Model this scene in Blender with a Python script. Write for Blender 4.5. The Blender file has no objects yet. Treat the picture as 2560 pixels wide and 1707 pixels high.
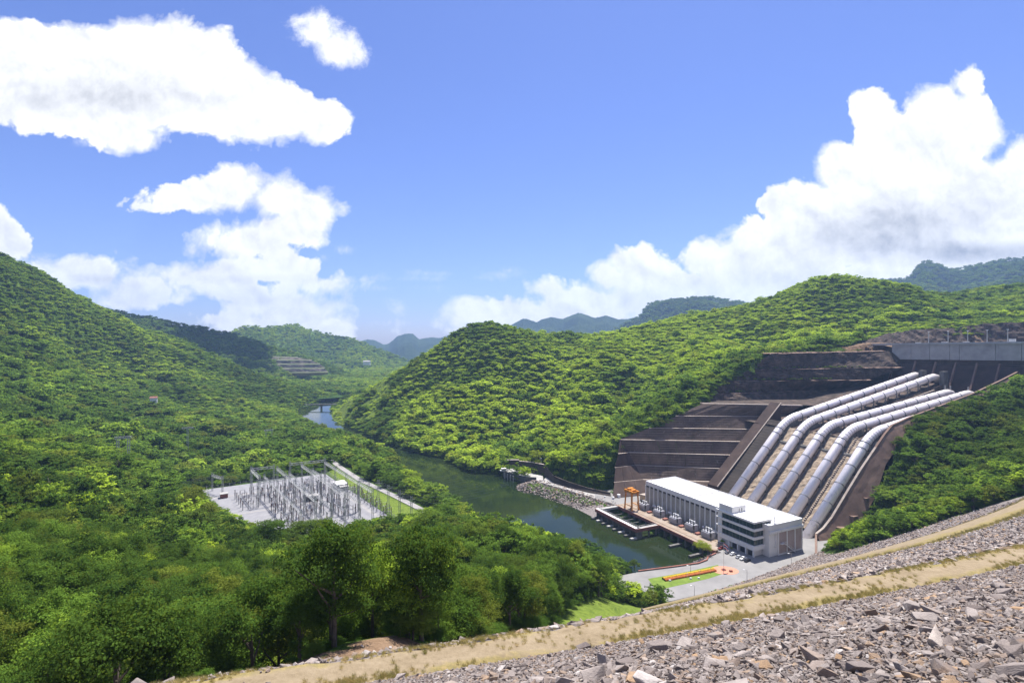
import bpy, bmesh, math, random
import numpy as np
from mathutils import Vector, Matrix, geometry
C = bpy.context.scene.collection
SC = bpy.context.scene
RNG = np.random.default_rng(7)
random.seed(7)

# ------------------------------------------------------------------ camera
F, U0, V0, CZ = 1310.0, 1280.0, 849.0, 125.0      # focal length in photo pixels, horizon row, eye height above the yard
cd = bpy.data.cameras.new('camera'); cam = bpy.data.objects.new('camera', cd); C.objects.link(cam)
cam.location = (0, 0, CZ); cam.rotation_euler = (math.radians(90), 0, 0)
cd.sensor_width = 36; cd.lens = F / 2560 * 36; cd.clip_start = 0.5; cd.clip_end = 30000
cd.shift_y = -(853.5 - V0) / 2560
SC.camera = cam
SC.view_settings.view_transform = 'Standard'; SC.view_settings.look = 'None'
SC.view_settings.exposure = 0.85; SC.view_settings.gamma = 1
SC.view_settings.use_curve_mapping = False
cy = SC.cycles
cy.max_bounces = 6; cy.diffuse_bounces = 3; cy.glossy_bounces = 3; cy.transmission_bounces = 3
cy.volume_bounces = 0; cy.transparent_max_bounces = 8; cy.caustics_reflective = False; cy.caustics_refractive = False
cy.use_denoising = True; cy.use_adaptive_sampling = False
cy.sample_clamp_indirect = 4

# ------------------------------------------------------------------ sun and sky
SDIR = Vector((.17, .40, 1)).normalized()
SEL = math.asin(SDIR.z); SAZ = math.atan2(SDIR.x, SDIR.y)
sl = bpy.data.lights.new('sun', 'SUN'); sl.energy = 5.0; sl.angle = math.radians(.53); sl.color = (1, .955, .88)
so = bpy.data.objects.new('sun', sl); C.objects.link(so); so.location = (60, 150, 900)
so.rotation_euler = (-SDIR).to_track_quat('-Z', 'Y').to_euler()

class X:
    """A node socket (or number) with arithmetic; every operation adds a Math node to the tree."""
    T = None
    def __init__(s, k): s.k = k
    @staticmethod
    def m(op, *a, clamp=False):
        n = X.T.nodes.new('ShaderNodeMath'); n.operation = op; n.use_clamp = clamp
        for i, q in enumerate(a):
            if isinstance(q, X): X.T.links.new(q.k, n.inputs[i])
            else: n.inputs[i].default_value = q
        return X(n.outputs[0])
    def __add__(s, o): return X.m('ADD', s, o)
    __radd__ = __add__
    def __sub__(s, o): return X.m('SUBTRACT', s, o)
    def __rsub__(s, o): return X.m('SUBTRACT', o, s)
    def __mul__(s, o): return X.m('MULTIPLY', s, o)
    __rmul__ = __mul__
    def __truediv__(s, o): return X.m('DIVIDE', s, o)
    def max(s, o): return X.m('MAXIMUM', s, o)
    def min(s, o): return X.m('MINIMUM', s, o)
    def smax(s, o, d): return X.m('SMOOTH_MAX', s, o, d)
    def sstep(s, a, b, lo=0., hi=1.):
        n = X.T.nodes.new('ShaderNodeMapRange'); n.interpolation_type = 'SMOOTHSTEP'
        X.T.links.new(s.k, n.inputs[0])
        for i, q in enumerate((a, b, lo, hi)): n.inputs[1 + i].default_value = q
        return X(n.outputs[0])
def nod(t, typ, ins=None, **kw):
    n = t.nodes.new(typ)
    for k, v in kw.items(): setattr(n, k, v)
    for k, v in (ins or {}).items():
        if isinstance(v, X): v = v.k
        if isinstance(v, bpy.types.NodeSocket): t.links.new(v, n.inputs[k])
        else: n.inputs[k].default_value = v
    return n
def ramp(t, fac, stops):
    n = t.nodes.new('ShaderNodeValToRGB'); t.links.new(fac.k if isinstance(fac, X) else fac, n.inputs[0])
    e = n.color_ramp.elements
    while len(e) < len(stops): e.new(.5)
    for q, (p, c) in zip(e, stops): q.position = p; q.color = (*c, 1)
    return n.outputs[0]
def mixc(t, fac, a, b, mode='MIX'):
    n = nod(t, 'ShaderNodeMix', data_type='RGBA', blend_type=mode)
    for i, v in ((0, fac), (6, a), (7, b)):
        if isinstance(v, X): v = v.k
        if isinstance(v, bpy.types.NodeSocket): t.links.new(v, n.inputs[i])
        else: n.inputs[i].default_value = v if i == 0 else (*v, 1)
    return n.outputs[2]

W = bpy.data.worlds.new('World'); SC.world = W; W.use_nodes = True
W.cycles.sampling_method = 'MANUAL'; W.cycles.sample_map_resolution = 512
t = W.node_tree; t.nodes.clear(); X.T = t
sky = nod(t, 'ShaderNodeTexSky', sky_type='NISHITA', sun_disc=False, sun_elevation=SEL, sun_rotation=SAZ,
          air_density=1.0, dust_density=.35, ozone_density=2.2, altitude=100)
co = nod(t, 'ShaderNodeTexCoord'); sx = nod(t, 'ShaderNodeSeparateXYZ', {0: co.outputs['Generated']})
dx, dy, dz = X(sx.outputs[0]), X(sx.outputs[1]), X(sx.outputs[2])
den = dy.max(.12)
# gnomonic coordinates of the viewing direction, in units of 1000 (north is +Y)
gu, gv = dx / den * (F / 1000), dz / den * (F / 1000)
gp = nod(t, 'ShaderNodeCombineXYZ', {0: gu, 1: gv})
def noise(vec, scale, detail=6, rough=.55, dim='3D', lac=2., dist=0., **kw):
    return X(nod(t, 'ShaderNodeTexNoise', {'Vector': vec, 'Scale': scale, 'Detail': detail, 'Roughness': rough, 'Lacunarity': lac, 'Distortion': dist},
                 noise_dimensions=dim).outputs[0])
def blobs(L, k, sm):
    """signed field (thousandths of the gnomonic frame) of a union of ellipses given as u, v, ru, rv in a 2352-wide frame"""
    r = None
    for q in L:
        u, v, ru, rv = [z * 2560 / 2352 for z in q[:4]]
        a = nod(t, 'ShaderNodeVectorMath', {0: gp.outputs[0], 1: ((u - U0) / 1000, (V0 - v) / 1000, 0)}, operation='SUBTRACT')
        b = nod(t, 'ShaderNodeVectorMath', {0: a.outputs[0], 1: (1000 / ru, 1000 / rv, 0)}, operation='MULTIPLY')
        l = nod(t, 'ShaderNodeVectorMath', {0: b.outputs[0]}, operation='LENGTH')
        d = (1 - X(l.outputs['Value'])) * (min(ru, rv) * k)
        r = d if r is None else r.smax(d, sm)
    return r
CL = [(60, 165, 250, 118), (330, 150, 230, 112), (230, 230, 260, 90), (500, 228, 175, 84), (630, 262, 125, 68), (745, 285, 62, 52), (280, 318, 90, 22), (-150, 190, 300, 110),
      (540, 434, 104, 48), (640, 450, 74, 50), (715, 488, 76, 48), (430, 455, 90, 34), (350, 478, 62, 16), (555, 556, 125, 38), (665, 530, 80, 40),
      (15, 555, 58, 58), (-40, 520, 80, 70), (215, 628, 78, 46), (150, 645, 60, 26), (60, 620, 80, 20), (280, 690, 90, 24),
      (335, 665, 125, 36), (470, 640, 120, 32), (600, 622, 130, 32), (690, 612, 38, 18), (560, 665, 100, 24), (745, 655, 65, 22), (640, 690, 60, 26),
      (690, 716, 90, 42), (590, 708, 80, 20), (510, 732, 66, 20), (760, 755, 50, 36), (650, 745, 140, 26), (380, 690, 60, 12), (440, 720, 30, 8),
      (2228, 190, 36, 36), (2150, 280, 92, 80), (2230, 300, 76, 88), (2005, 255, 56, 50), (2060, 340, 110, 90), (1950, 400, 85, 75), (2130, 410, 170, 105),
      (1850, 470, 95, 62), (1790, 470, 42, 52), (2000, 520, 210, 110), (1735, 555, 66, 55), (1630, 592, 66, 50), (1800, 610, 190, 90), (1460, 605, 62, 36),
      (1500, 655, 120, 52), (1395, 640, 36, 40), (1270, 662, 52, 28), (1330, 695, 110, 42), (1150, 705, 60, 26), (1080, 718, 60, 34), (1220, 725, 120, 34),
      (2310, 450, 120, 90), (2370, 380, 70, 55), (2200, 560, 260, 100), (2260, 620, 240, 70), (1620, 690, 260, 66), (1930, 670, 260, 76), (1300, 750, 240, 30), (2500, 560, 200, 160)]
CS = [(730, 62, 58, 48), (785, 112, 62, 48), (690, 50, 34, 28), (822, 128, 30, 28)]
CW = [(912, 708, 30, 20), (905, 690, 30, 6), (1150, 630, 50, 11), (1168, 622, 30, 8), (1010, 628, 56, 6), (890, 662, 90, 7), (790, 575, 26, 14), (745, 592, 14, 10), (100, 592, 60, 10),
      (195, 326, 40, 16), (940, 640, 90, 5), (1115, 638, 40, 6), (870, 742, 60, 5)]
big = blobs(CL, 1., 16); small = blobs(CS, 1., 14); wisp = blobs(CW, 1., 8)
wv = nod(t, 'ShaderNodeTexNoise', {'Vector': gp.outputs[0], 'Scale': 5., 'Detail': 3}, noise_dimensions='3D')
off = nod(t, 'ShaderNodeVectorMath', {0: wv.outputs['Color'], 1: (.5, .5, .5)}, operation='SUBTRACT')
offs = nod(t, 'ShaderNodeVectorMath', {0: off.outputs[0], 'Scale': .10}, operation='SCALE')
gw = nod(t, 'ShaderNodeVectorMath', {0: gp.outputs[0], 1: offs.outputs[0]}, operation='ADD').outputs[0]
def billow(v, s): return X(nod(t, 'ShaderNodeTexVoronoi', {'Vector': v, 'Scale': s, 'Smoothness': .6}, feature='SMOOTH_F1').outputs['Distance'])
n1 = noise(gp.outputs[0], 9., 8, .58)
bl = (.5 - billow(gw, 13.)) * 30 + (.5 - billow(gw, 30.)) * 15 + (.5 - billow(gw, 64.)) * 8 + (.5 - billow(gw, 125.)) * 5
edge = (n1 - .5) * 72 + bl
nf = noise(gw, 26., 8, .68)
dens = big + edge + 7
dens2 = small + (n1 - .5) * 90 + (nf - .5) * 60
dens3 = wisp + (n1 - .5) * 26 + (nf - .5) * 46
soft = noise(gp.outputs[0], 4.5, 2).sstep(.36, .64, 7, 28)
al = X.m('DIVIDE', dens, soft, clamp=True)
al2 = dens2.sstep(-6, 34); al3 = dens3.sstep(-4, 34, 0, .8)
front = dy.sstep(.30, .42)
alpha = al.max(al2).max(al3) * front
# the rest of the sky: scattered fair-weather cumulus
bn = noise(nod(t, 'ShaderNodeVectorMath', {0: co.outputs['Generated'], 1: (1, 1, 2.4)}, operation='MULTIPLY').outputs[0], 3.1, 9, .56)
alpha = alpha.max(bn.sstep(.53, .60) * (1 - front) * dz.sstep(.0, .12))
# grey cloud bases and modelling
SH = [(190, 215, 200, 50, .14), (430, 225, 150, 36, .08), (640, 300, 100, 30, .05), (2060, 520, 190, 56, .20), (1950, 565, 130, 34, .12), (2230, 480, 150, 40, .10), (2330, 575, 150, 22, .2),
      (2190, 585, 170, 24, .14), (1810, 640, 120, 26, .12), (1620, 640, 90, 24, .06), (1500, 720, 200, 20, .06), (560, 640, 150, 10, .07), (220, 640, 50, 10, .10), (2120, 350, 60, 50, .05),
      (620, 500, 80, 14, .05), (600, 690, 120, 12, .06), (2260, 330, 24, 60, .04)]
shade = None
for q in SH:
    d = blobs([q[:4]], 1. / (min(q[2], q[3]) * 2560 / 2352), 0)
    d = (d + (n1 - .5) * 1.1 + (nf - .5) * .12).sstep(-.7, .9, 0, q[4])
    shade = d if shade is None else shade + d
mid = noise(gw, 7., 7, .6); mid2 = noise(nod(t, 'ShaderNodeVectorMath', {0: gw, 1: (.010, .020, 0)}, operation='ADD').outputs[0], 7., 7, .6)
relief = (mid2 - mid) * 1.2
lum = 1.09 - shade * 1.6 - X.m('MAXIMUM', relief, -.10).min(.24) - dens.sstep(0, 170, 0, .05)
lum = lum.max(.42) * .60
warm = (.66 - lum) * .9
cc = nod(t, 'ShaderNodeCombineColor', {0: lum - warm * .06, 1: lum - warm * .035, 2: lum + warm * .05})
skm = nod(t, 'ShaderNodeVectorMath', {0: sky.outputs[0], 1: (.60, .64, 1.0)}, operation='MULTIPLY')
sks = nod(t, 'ShaderNodeVectorMath', {0: skm.outputs[0], 'Scale': .090}, operation='SCALE')
fin = nod(t, 'ShaderNodeMix', {0: alpha, 6: sks.outputs[0], 7: cc.outputs[0]}, data_type='RGBA')
bg = nod(t, 'ShaderNodeBackground', {0: fin.outputs[2], 1: 1.0})
out = nod(t, 'ShaderNodeOutputWorld', {0: bg.outputs[0]})

# ------------------------------------------------------------------ helpers
def tag(o, label=None, cat=None, group=None, kind=None):
    if label: o['label'] = label
    if cat: o['category'] = cat
    if group: o['group'] = group
    if kind: o['kind'] = kind
    return o
def link(o, parent=None):
    C.objects.link(o)
    if parent is not None: o.parent = parent
    return o
def empty(name, loc=(0, 0, 0), rz=0., label=None, cat=None, group=None):
    o = bpy.data.objects.new(name, None); o.empty_display_size = .5; link(o)
    o.location = loc; o.rotation_euler = (0, 0, rz)
    return tag(o, label, cat, group)
def npmesh(name, v, f, mats=(), smooth=False, mi=None):
    """mesh from arrays; f: (n,3) or (n,4)"""
    me = bpy.data.meshes.new(name); v = np.asarray(v, np.float32); f = np.asarray(f, np.int32)
    k = f.shape[1]
    me.vertices.add(len(v)); me.vertices.foreach_set('co', v.ravel())
    me.loops.add(f.size); me.loops.foreach_set('vertex_index', f.ravel())
    me.polygons.add(len(f)); me.polygons.foreach_set('loop_start', np.arange(0, f.size, k, dtype=np.int32))
    me.polygons.foreach_set('loop_total', np.full(len(f), k, np.int32))
    if smooth: me.polygons.foreach_set('use_smooth', np.ones(len(f), bool))
    for m in mats: me.materials.append(m)
    if mi is not None: me.polygons.foreach_set('material_index', np.asarray(mi, np.int32))
    me.update(calc_edges=True)
    return me
class MB:
    """collects simple shapes into one mesh"""
    def __init__(s): s.v = []; s.f = []; s.m = []
    def add(s, v, f, mi=0):
        b = len(s.v); s.v += [tuple(q) for q in v]; s.f += [tuple(b + i for i in q) for q in f]; s.m += [mi] * len(f); return s
    def box(s, x0, x1, y0, y1, z0, z1, mi=0):
        return s.hexa([(x0, y0, z0), (x1, y0, z0), (x1, y1, z0), (x0, y1, z0), (x0, y0, z1), (x1, y0, z1), (x1, y1, z1), (x0, y1, z1)], mi)
    def hexa(s, p, mi=0):
        return s.add(p, [(0, 3, 2, 1), (4, 5, 6, 7), (0, 1, 5, 4), (1, 2, 6, 5), (2, 3, 7, 6), (3, 0, 4, 7)], mi)
    def bar(s, a, b, w, h=None, mi=0):
        """square bar from a to b"""
        h = h or w; a = Vector(a); b = Vector(b); d = (b - a).normalized()
        up = Vector((0, 0, 1)) if abs(d.z) < .95 else Vector((1, 0, 0))
        x = d.cross(up).normalized() * (w / 2); y = x.cross(d).normalized() * (h / 2)
        return s.hexa([a - x - y, a + x - y, a + x + y, a - x + y, b - x - y, b + x - y, b + x + y, b - x + y], mi)
    def tube(s, pts, r, n=12, mi=0, cap=True):
        pts = [Vector(p) for p in pts]; rr = r if isinstance(r, (list, tuple)) else [r] * len(pts)
        b = len(s.v); ref = Vector((0, 0, 1))
        for i, p in enumerate(pts):
            d = (pts[min(i + 1, len(pts) - 1)] - pts[max(i - 1, 0)]).normalized()
            x = d.cross(ref if abs(d.z) < .97 else Vector((1, 0, 0))).normalized(); y = x.cross(d)
            for k in range(n):
                an = 2 * math.pi * k / n
                s.v.append(tuple(p + x * (rr[i] * math.cos(an)) + y * (rr[i] * math.sin(an))))
        for i in range(len(pts) - 1):
            for k in range(n):
                s.f.append((b + i * n + k, b + i * n + (k + 1) % n, b + (i + 1) * n + (k + 1) % n, b + (i + 1) * n + k)); s.m.append(mi)
        if cap:
            s.f.append(tuple(b + k for k in range(n))); s.f.append(tuple(b + (len(pts) - 1) * n + k for k in range(n))); s.m += [mi, mi]
        return s
    def build(s, name, mat, parent=None, smooth=False):
        me = bpy.data.meshes.new(name); me.from_pydata(s.v, [], s.f)
        for m in (mat if isinstance(mat, (list, tuple)) else [mat]): me.materials.append(m)
        me.polygons.foreach_set('material_index', s.m)
        bm = bmesh.new(); bm.from_mesh(me); bmesh.ops.recalc_face_normals(bm, faces=bm.faces); bm.to_mesh(me); bm.free()
        if smooth:
            for e in me.polygons: e.use_smooth = True
        me.update()
        return link(bpy.data.objects.new(name, me), parent)
def inst(me, name, parent, loc=(0, 0, 0), rot=None, scale=None):
    o = bpy.data.objects.new(name, me); link(o, parent); o.location = loc
    if rot is not None: o.rotation_euler = rot
    if scale is not None: o.scale = scale if hasattr(scale, '__len__') else (scale,) * 3
    return o
def copy_tree(o, parent=None):
    c = o.copy(); C.objects.link(c)
    if parent is not None: c.parent = parent
    for ch in [q for q in KIDS.get(o, o.children)]: copy_tree(ch, c)
    return c
KIDS = {}
def poly(name, pts, mat, parent=None):
    """flat or draped polygon sheet from a loop of 3-D points"""
    tri = geometry.tessellate_polygon([[Vector(p) for p in pts]])
    me = bpy.data.meshes.new(name); me.from_pydata([tuple(p) for p in pts], [], [tuple(q) for q in tri]); me.materials.append(mat)
    bm = bmesh.new(); bm.from_mesh(me)
    for f in bm.faces:
        if f.normal.z < 0: f.normal_flip()
    bm.to_mesh(me); bm.free()
    return link(bpy.data.objects.new(name, me), parent)

def at(u, v, z):                       # ground point of height z seen in direction (u, v) of the photograph
    y = (CZ - z) * F / (v - V0); return ((u - U0) / F * y, y, z)
def atY(u, v, y): return ((u - U0) / F * y, y, CZ - (v - V0) / F * y)
A = Vector((.4339, -.9010, 0)); B = Vector((.9010, .4339, 0)); O0 = Vector((101.5, 396.7, 0)); RZ = math.atan2(A.y, A.x)
def WL(t_, b_, z=0.): return O0 + A * t_ + B * b_ + Vector((0, 0, z))       # power-station axes: t along the hall, b towards the pipes
def TB(x, y): d = Vector((x, y, 0)) - O0; return d.dot(A), d.dot(B)

def vnoise(x, y, seed=0):
    r = np.random.default_rng(seed).random((256, 256)); xi = np.floor(x).astype(int); yi = np.floor(y).astype(int)
    fx = x - xi; fy = y - yi; fx = fx * fx * (3 - 2 * fx); fy = fy * fy * (3 - 2 * fy)
    g = lambda a, b: r[a % 256, b % 256]
    return (g(xi, yi) * (1 - fx) + g(xi + 1, yi) * fx) * (1 - fy) + (g(xi, yi + 1) * (1 - fx) + g(xi + 1, yi + 1) * fx) * fy
def fbm(x, y, s, seed=0, o=4):
    x = np.asarray(x, float); y = np.asarray(y, float); a = 0; w = 1; n = 0
    for k in range(o): a = a + w * (vnoise(x / s + 31.7 * k, y / s - 17.3 * k, seed + k) - .5); n += w; w *= .5; s /= 2.03
    return a / n * 2
def sdist(px, py, P):
    """signed distance to a polygon (negative inside)"""
    P = np.asarray([p[:2] for p in P], float); Q = np.roll(P, -1, 0); d = np.full(px.shape, 1e9); ins = np.zeros(px.shape, bool)
    for (ax, ay), (bx, by) in zip(P, Q):
        ex, ey = bx - ax, by - ay; tt = np.clip(((px - ax) * ex + (py - ay) * ey) / (ex * ex + ey * ey + 1e-9), 0, 1)
        d = np.minimum(d, np.hypot(px - ax - tt * ex, py - ay - tt * ey))
        c = ((ay > py) != (by > py)); ins ^= c & (px < (bx - ax) * (py - ay) / (by - ay + 1e-12) + ax)
    return np.where(ins, -d, d)
def pdist(px, py, P):
    """distance to an open polyline"""
    d = np.full(px.shape, 1e9)
    for (ax, ay), (bx, by) in zip([p[:2] for p in P[:-1]], [p[:2] for p in P[1:]]):
        ex, ey = bx - ax, by - ay; tt = np.clip(((px - ax) * ex + (py - ay) * ey) / (ex * ex + ey * ey + 1e-9), 0, 1)
        d = np.minimum(d, np.hypot(px - ax - tt * ex, py - ay - tt * ey))
    return d
def sstep(a, b, x): q = np.clip((x - a) / (b - a), 0, 1); return q * q * (3 - 2 * q)
# ------------------------------------------------------------------ materials
def material(name):
    m = bpy.data.materials.new(name); m.use_nodes = True; tr = m.node_tree; tr.nodes.clear(); X.T = tr
    return m, tr
def finish(tr, sh): nod(tr, 'ShaderNodeOutputMaterial', {0: sh})
def tnoise(tr, scale, detail=5, rough=.55, vec=None, stretch=None, obj=False, **kw):
    if vec is None:
        vec = nod(tr, 'ShaderNodeTexCoord').outputs['Object'] if obj else nod(tr, 'ShaderNodeNewGeometry').outputs['Position']
    if stretch: vec = nod(tr, 'ShaderNodeVectorMath', {0: vec, 1: stretch}, operation='MULTIPLY').outputs[0]
    return X(nod(tr, 'ShaderNodeTexNoise', {'Vector': vec, 'Scale': scale, 'Detail': detail, 'Roughness': rough}).outputs[0])
def mat(name, stops, scale=.5, rough=.8, metal=0., bump=0., bscale=None, stretch=None, detail=6, spec=.3, obj=False, streak=None, grid=None, nr=.6):
    """general weathered surface: noise-driven colour, optional vertical streaks and fine relief"""
    m, tr = material(name)
    n = tnoise(tr, scale, detail, nr, stretch=stretch, obj=obj)
    c = ramp(tr, n, stops)
    if streak:
        s = tnoise(tr, streak[1], 5, .65, stretch=(1, 1, streak[4] if len(streak) > 4 else .06))
        c = mixc(tr, s.sstep(streak[2], streak[3]), c, streak[0])
    if grid:
        wv_ = nod(tr, 'ShaderNodeTexWave', {'Vector': nod(tr, 'ShaderNodeNewGeometry').outputs['Position'], 'Scale': grid[0], 'Distortion': .6, 'Detail': 2.}, wave_type='BANDS', bands_direction='Z')
        c = mixc(tr, X(wv_.outputs['Fac']).sstep(.78, .97, 0, .8) * tnoise(tr, .12, 4, .6).sstep(.38, .58), c, grid[1])
    p = nod(tr, 'ShaderNodeBsdfPrincipled', {'Base Color': c, 'Roughness': rough, 'Metallic': metal, 'Specular IOR Level': spec})
    if bump:
        bn = tnoise(tr, bscale or scale * 4, 6, .65, obj=obj)
        bu = nod(tr, 'ShaderNodeBump', {'Height': bn, 'Strength': .9, 'Distance': bump}); tr.links.new(bu.outputs[0], p.inputs['Normal'])
    finish(tr, p.outputs[0]); return m
def g3(*v): return (v[0],) * 3 if len(v) == 1 else v
M = {}
M['white'] = mat('white_paint', [(.3, (.62, .62, .63)), (.7, (.74, .735, .73))], .12, .6, streak=((.46, .44, .42), .5, .56, .80))
M['whiteroof'] = mat('white_roof', [(.3, (.76, .745, .74)), (.6, (.84, .83, .82))], .08, .7)
M['grille'] = mat('beige_panel', [(.3, (.30, .28, .25)), (.7, (.38, .36, .33))], .3, .8, streak=((.24, .22, .2), .8, .55, .8))
M['pinkpanel'] = mat('pink_grey_panel', [(.3, (.33, .26, .25)), (.7, (.40, .33, .31))], .3, .8, streak=((.26, .2, .19), .6, .55, .8))
M['dark'] = mat('dark_louvre', [(.3, (.03, .03, .035)), (.7, (.05, .05, .055))], 1., .6)
M['conc'] = mat('pale_concrete', [(.3, (.30, .29, .275)), (.7, (.42, .405, .385))], .15, .85, bump=.02, bscale=2, streak=((.2, .19, .18), .5, .58, .8))
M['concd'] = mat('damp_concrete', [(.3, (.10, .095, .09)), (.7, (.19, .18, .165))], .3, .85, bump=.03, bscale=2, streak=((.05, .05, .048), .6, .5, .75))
M['ledge'] = mat('ledge_concrete', [(.3, (.30, .24, .20)), (.7, (.44, .38, .33))], .25, .9, bump=.02)
M['brown'] = mat('stained_brown_concrete', [(.25, (.04, .026, .022)), (.55, (.07, .045, .037)), (.8, (.115, .08, .064))], .12, .9, bump=.05, bscale=1.2, streak=((.06, .045, .04), .35, .5, .75))
M['apron'] = mat('brown_apron', [(.25, (.14, .088, .066)), (.6, (.215, .142, .11)), (.85, (.29, .21, .168))], .1, .9, bump=.05, bscale=1.2, streak=((.10, .07, .055), .35, .52, .8))
M['terr'] = mat('blackened_concrete', [(.25, (.044, .031, .024)), (.5, (.098, .068, .053)), (.8, (.18, .125, .097))], .07, .9, bump=.05, bscale=1., streak=((.24, .205, .18), .9, .58, .76, .03), grid=(.16, (.19, .145, .115)))
M['terrb'] = mat('blackened_concrete_smooth', [(.25, (.026, .020, .016)), (.6, (.054, .042, .034)), (.85, (.09, .07, .057))], .09, .9, bump=.05, bscale=1., streak=((.14, .115, .1), .6, .64, .85, .05), grid=(.16, (.08, .065, .056)))
M['rockcut'] = mat('dark_cut_rock', [(.25, (.018, .0145, .0125)), (.5, (.062, .045, .036)), (.72, (.14, .098, .077)), (.95, (.30, .25, .21))], .16, .95, bump=.8, bscale=.35, streak=((.26, .24, .22), .45, .66, .80, .05))
M['tanrock'] = mat('tan_rubble_floor', [(.25, (.18, .13, .09)), (.5, (.34, .265, .19)), (.75, (.47, .385, .29))], .45, .95, bump=.3, bscale=.9)
M['pipe'] = mat('silver_pipe_paint', [(.3, (.78, .72, .72)), (.7, (.86, .81, .805))], .12, .42, metal=.3, spec=.5, streak=((.34, .32, .33), .25, .55, .85, .2))
M['ring'] = mat('grey_ring_steel', [(.3, (.19, .19, .19)), (.7, (.27, .265, .265))], .5, .5, metal=.4)
M['steel'] = mat('galvanised_steel', [(.3, (.36, .365, .37)), (.7, (.48, .48, .48))], .6, .5, metal=.5)
M['steeld'] = mat('dark_steel', [(.3, (.09, .10, .105)), (.7, (.17, .175, .18))], .6, .55, metal=.3)
M['insul'] = mat('brown_insulator', [(.3, (.10, .05, .045)), (.7, (.18, .09, .075))], 2, .3)
M['insulg'] = mat('green_black_insulator', [(.3, (.015, .022, .02)), (.7, (.03, .045, .04))], 2, .3)
M['tank'] = mat('grey_tank_paint', [(.3, (.36, .36, .40)), (.7, (.48, .48, .52))], .4, .5, streak=((.3, .27, .27), .8, .55, .8))
M['orange'] = mat('orange_crane_paint', [(.3, (.52, .18, .018)), (.7, (.66, .27, .03))], .6, .5, streak=((.30, .10, .02), .8, .6, .85))
M['red'] = mat('red_brown_paint', [(.3, (.20, .075, .055)), (.7, (.30, .13, .10))], .3, .8)
M['deck'] = mat('rust_stained_deck', [(.25, (.21, .145, .10)), (.5, (.29, .225, .17)), (.8, (.35, .315, .28))], .16, .9, bump=.01)
M['yard'] = mat('grey_paving', [(.25, (.18, .174, .168)), (.5, (.235, .227, .22)), (.8, (.285, .27, .26))], .09, .9, bump=.01, streak=None)
M['rail'] = mat('rail_steel', [(.3, (.14, .11, .1)), (.7, (.22, .18, .16))], 1, .5, metal=.5)
M['lawn'] = mat('cut_lawn', [(.25, (.09, .14, .022)), (.6, (.15, .22, .03)), (.85, (.24, .25, .06))], .25, .95, bump=.06, bscale=6)
M['plaza'] = mat('orange_paving', [(.3, (.44, .20, .13)), (.7, (.54, .27, .18))], .8, .9)
M['gravelw'] = mat('white_gravel', [(.25, (.20, .195, .21)), (.6, (.26, .257, .268)), (.9, (.33, .325, .33))], .25, .95, bump=.03, bscale=8)
M['road'] = mat('grey_road', [(.3, (.24, .23, .225)), (.7, (.34, .325, .32))], .2, .9)
M['tyre'] = mat('rubber', [(.3, (.015,) * 3), (.7, (.03,) * 3)], 4, .8)
M['carglass'] = mat('car_glass', [(.3, (.012, .014, .016)), (.7, (.02, .022, .025))], 1, .08, spec=.6)
M['glass'] = mat('teal_window_glass', [(.35, (.012, .028, .028)), (.65, (.04, .065, .06))], .35, .07, spec=.7, stretch=(1, 1, .3))
M['dirt'] = mat('pale_dirt', [(.2, (.17, .115, .07)), (.42, (.27, .20, .13)), (.6, (.33, .25, .17)), (.85, (.40, .32, .23))], .5, .95, bump=.05, bscale=3, stretch=(.5, 1, 1))
M['soil'] = mat('brown_soil', [(.2, (.17, .105, .062)), (.5, (.27, .18, .115)), (.8, (.36, .26, .17))], .35, .95, bump=.1, bscale=1.5)
M['trunk'] = mat('grey_bark', [(.3, (.08, .065, .05)), (.7, (.16, .135, .11))], 2, .9)
M['flagr'] = mat('flag_red', [(.3, (.5, .03, .04)), (.7, (.6, .05, .06))], 2, .8)
M['flagb'] = mat('flag_blue', [(.3, (.03, .03, .16)), (.7, (.05, .05, .22))], 2, .8)
M['hedgey'] = mat('yellow_hedge', [(.25, (.22, .13, .015)), (.5, (.48, .31, .02)), (.8, (.62, .44, .04))], 2.2, .9, bump=.2, bscale=4)
M['hedger'] = mat('red_hedge', [(.25, (.14, .035, .012)), (.5, (.36, .10, .03)), (.8, (.50, .19, .05))], 2.2, .9, bump=.2, bscale=4)
for nm, c in (('white', (.72, .72, .73)), ('silver', (.42, .43, .45)), ('black', (.02, .02, .025)), ('maroon', (.16, .03, .03)), ('grey', (.2, .2, .22))):
    M['car_' + nm] = mat('car_paint_' + nm, [(.3, c), (.7, tuple(min(1, q * 1.08) for q in c))], 1, .3, spec=.6)

def leaf_mat(name, dark, mid, lime, olive, trans=.33):
    m, tr = material(name)
    ti = nod(tr, 'ShaderNodeAttribute', attribute_type='INSTANCER', attribute_name='tint').outputs['Fac']
    lv = nod(tr, 'ShaderNodeAttribute', attribute_type='GEOMETRY', attribute_name='lv').outputs['Fac']
    f = X(ti) * .82 + X(lv) * .34 - .08
    c = ramp(tr, f, [(.0, dark), (.5, mid), (1., lime)])
    rn = X(nod(tr, 'ShaderNodeObjectInfo').outputs['Random'])
    c = mixc(tr, rn.sstep(.72, 1., 0, .55), c, olive)
    d = nod(tr, 'ShaderNodeBsdfDiffuse', {0: c}); tl = nod(tr, 'ShaderNodeBsdfTranslucent', {0: mixc(tr, .25, mixc(tr, .5, c, (0., 0., 0.)), tuple(q * trans * 1.6 for q in lime))})
    a = nod(tr, 'ShaderNodeAddShader', {0: d.outputs[0], 1: tl.outputs[0]})
    finish(tr, a.outputs[0]); return m
M['leaf'] = leaf_mat('leaves', (.022, .048, .010), (.10, .170, .024), (.33, .415, .034), (.15, .15, .024))
M['leafdry'] = leaf_mat('dry_grass', (.12, .13, .03), (.30, .25, .09), (.48, .40, .20), (.35, .25, .10), .25)

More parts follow.
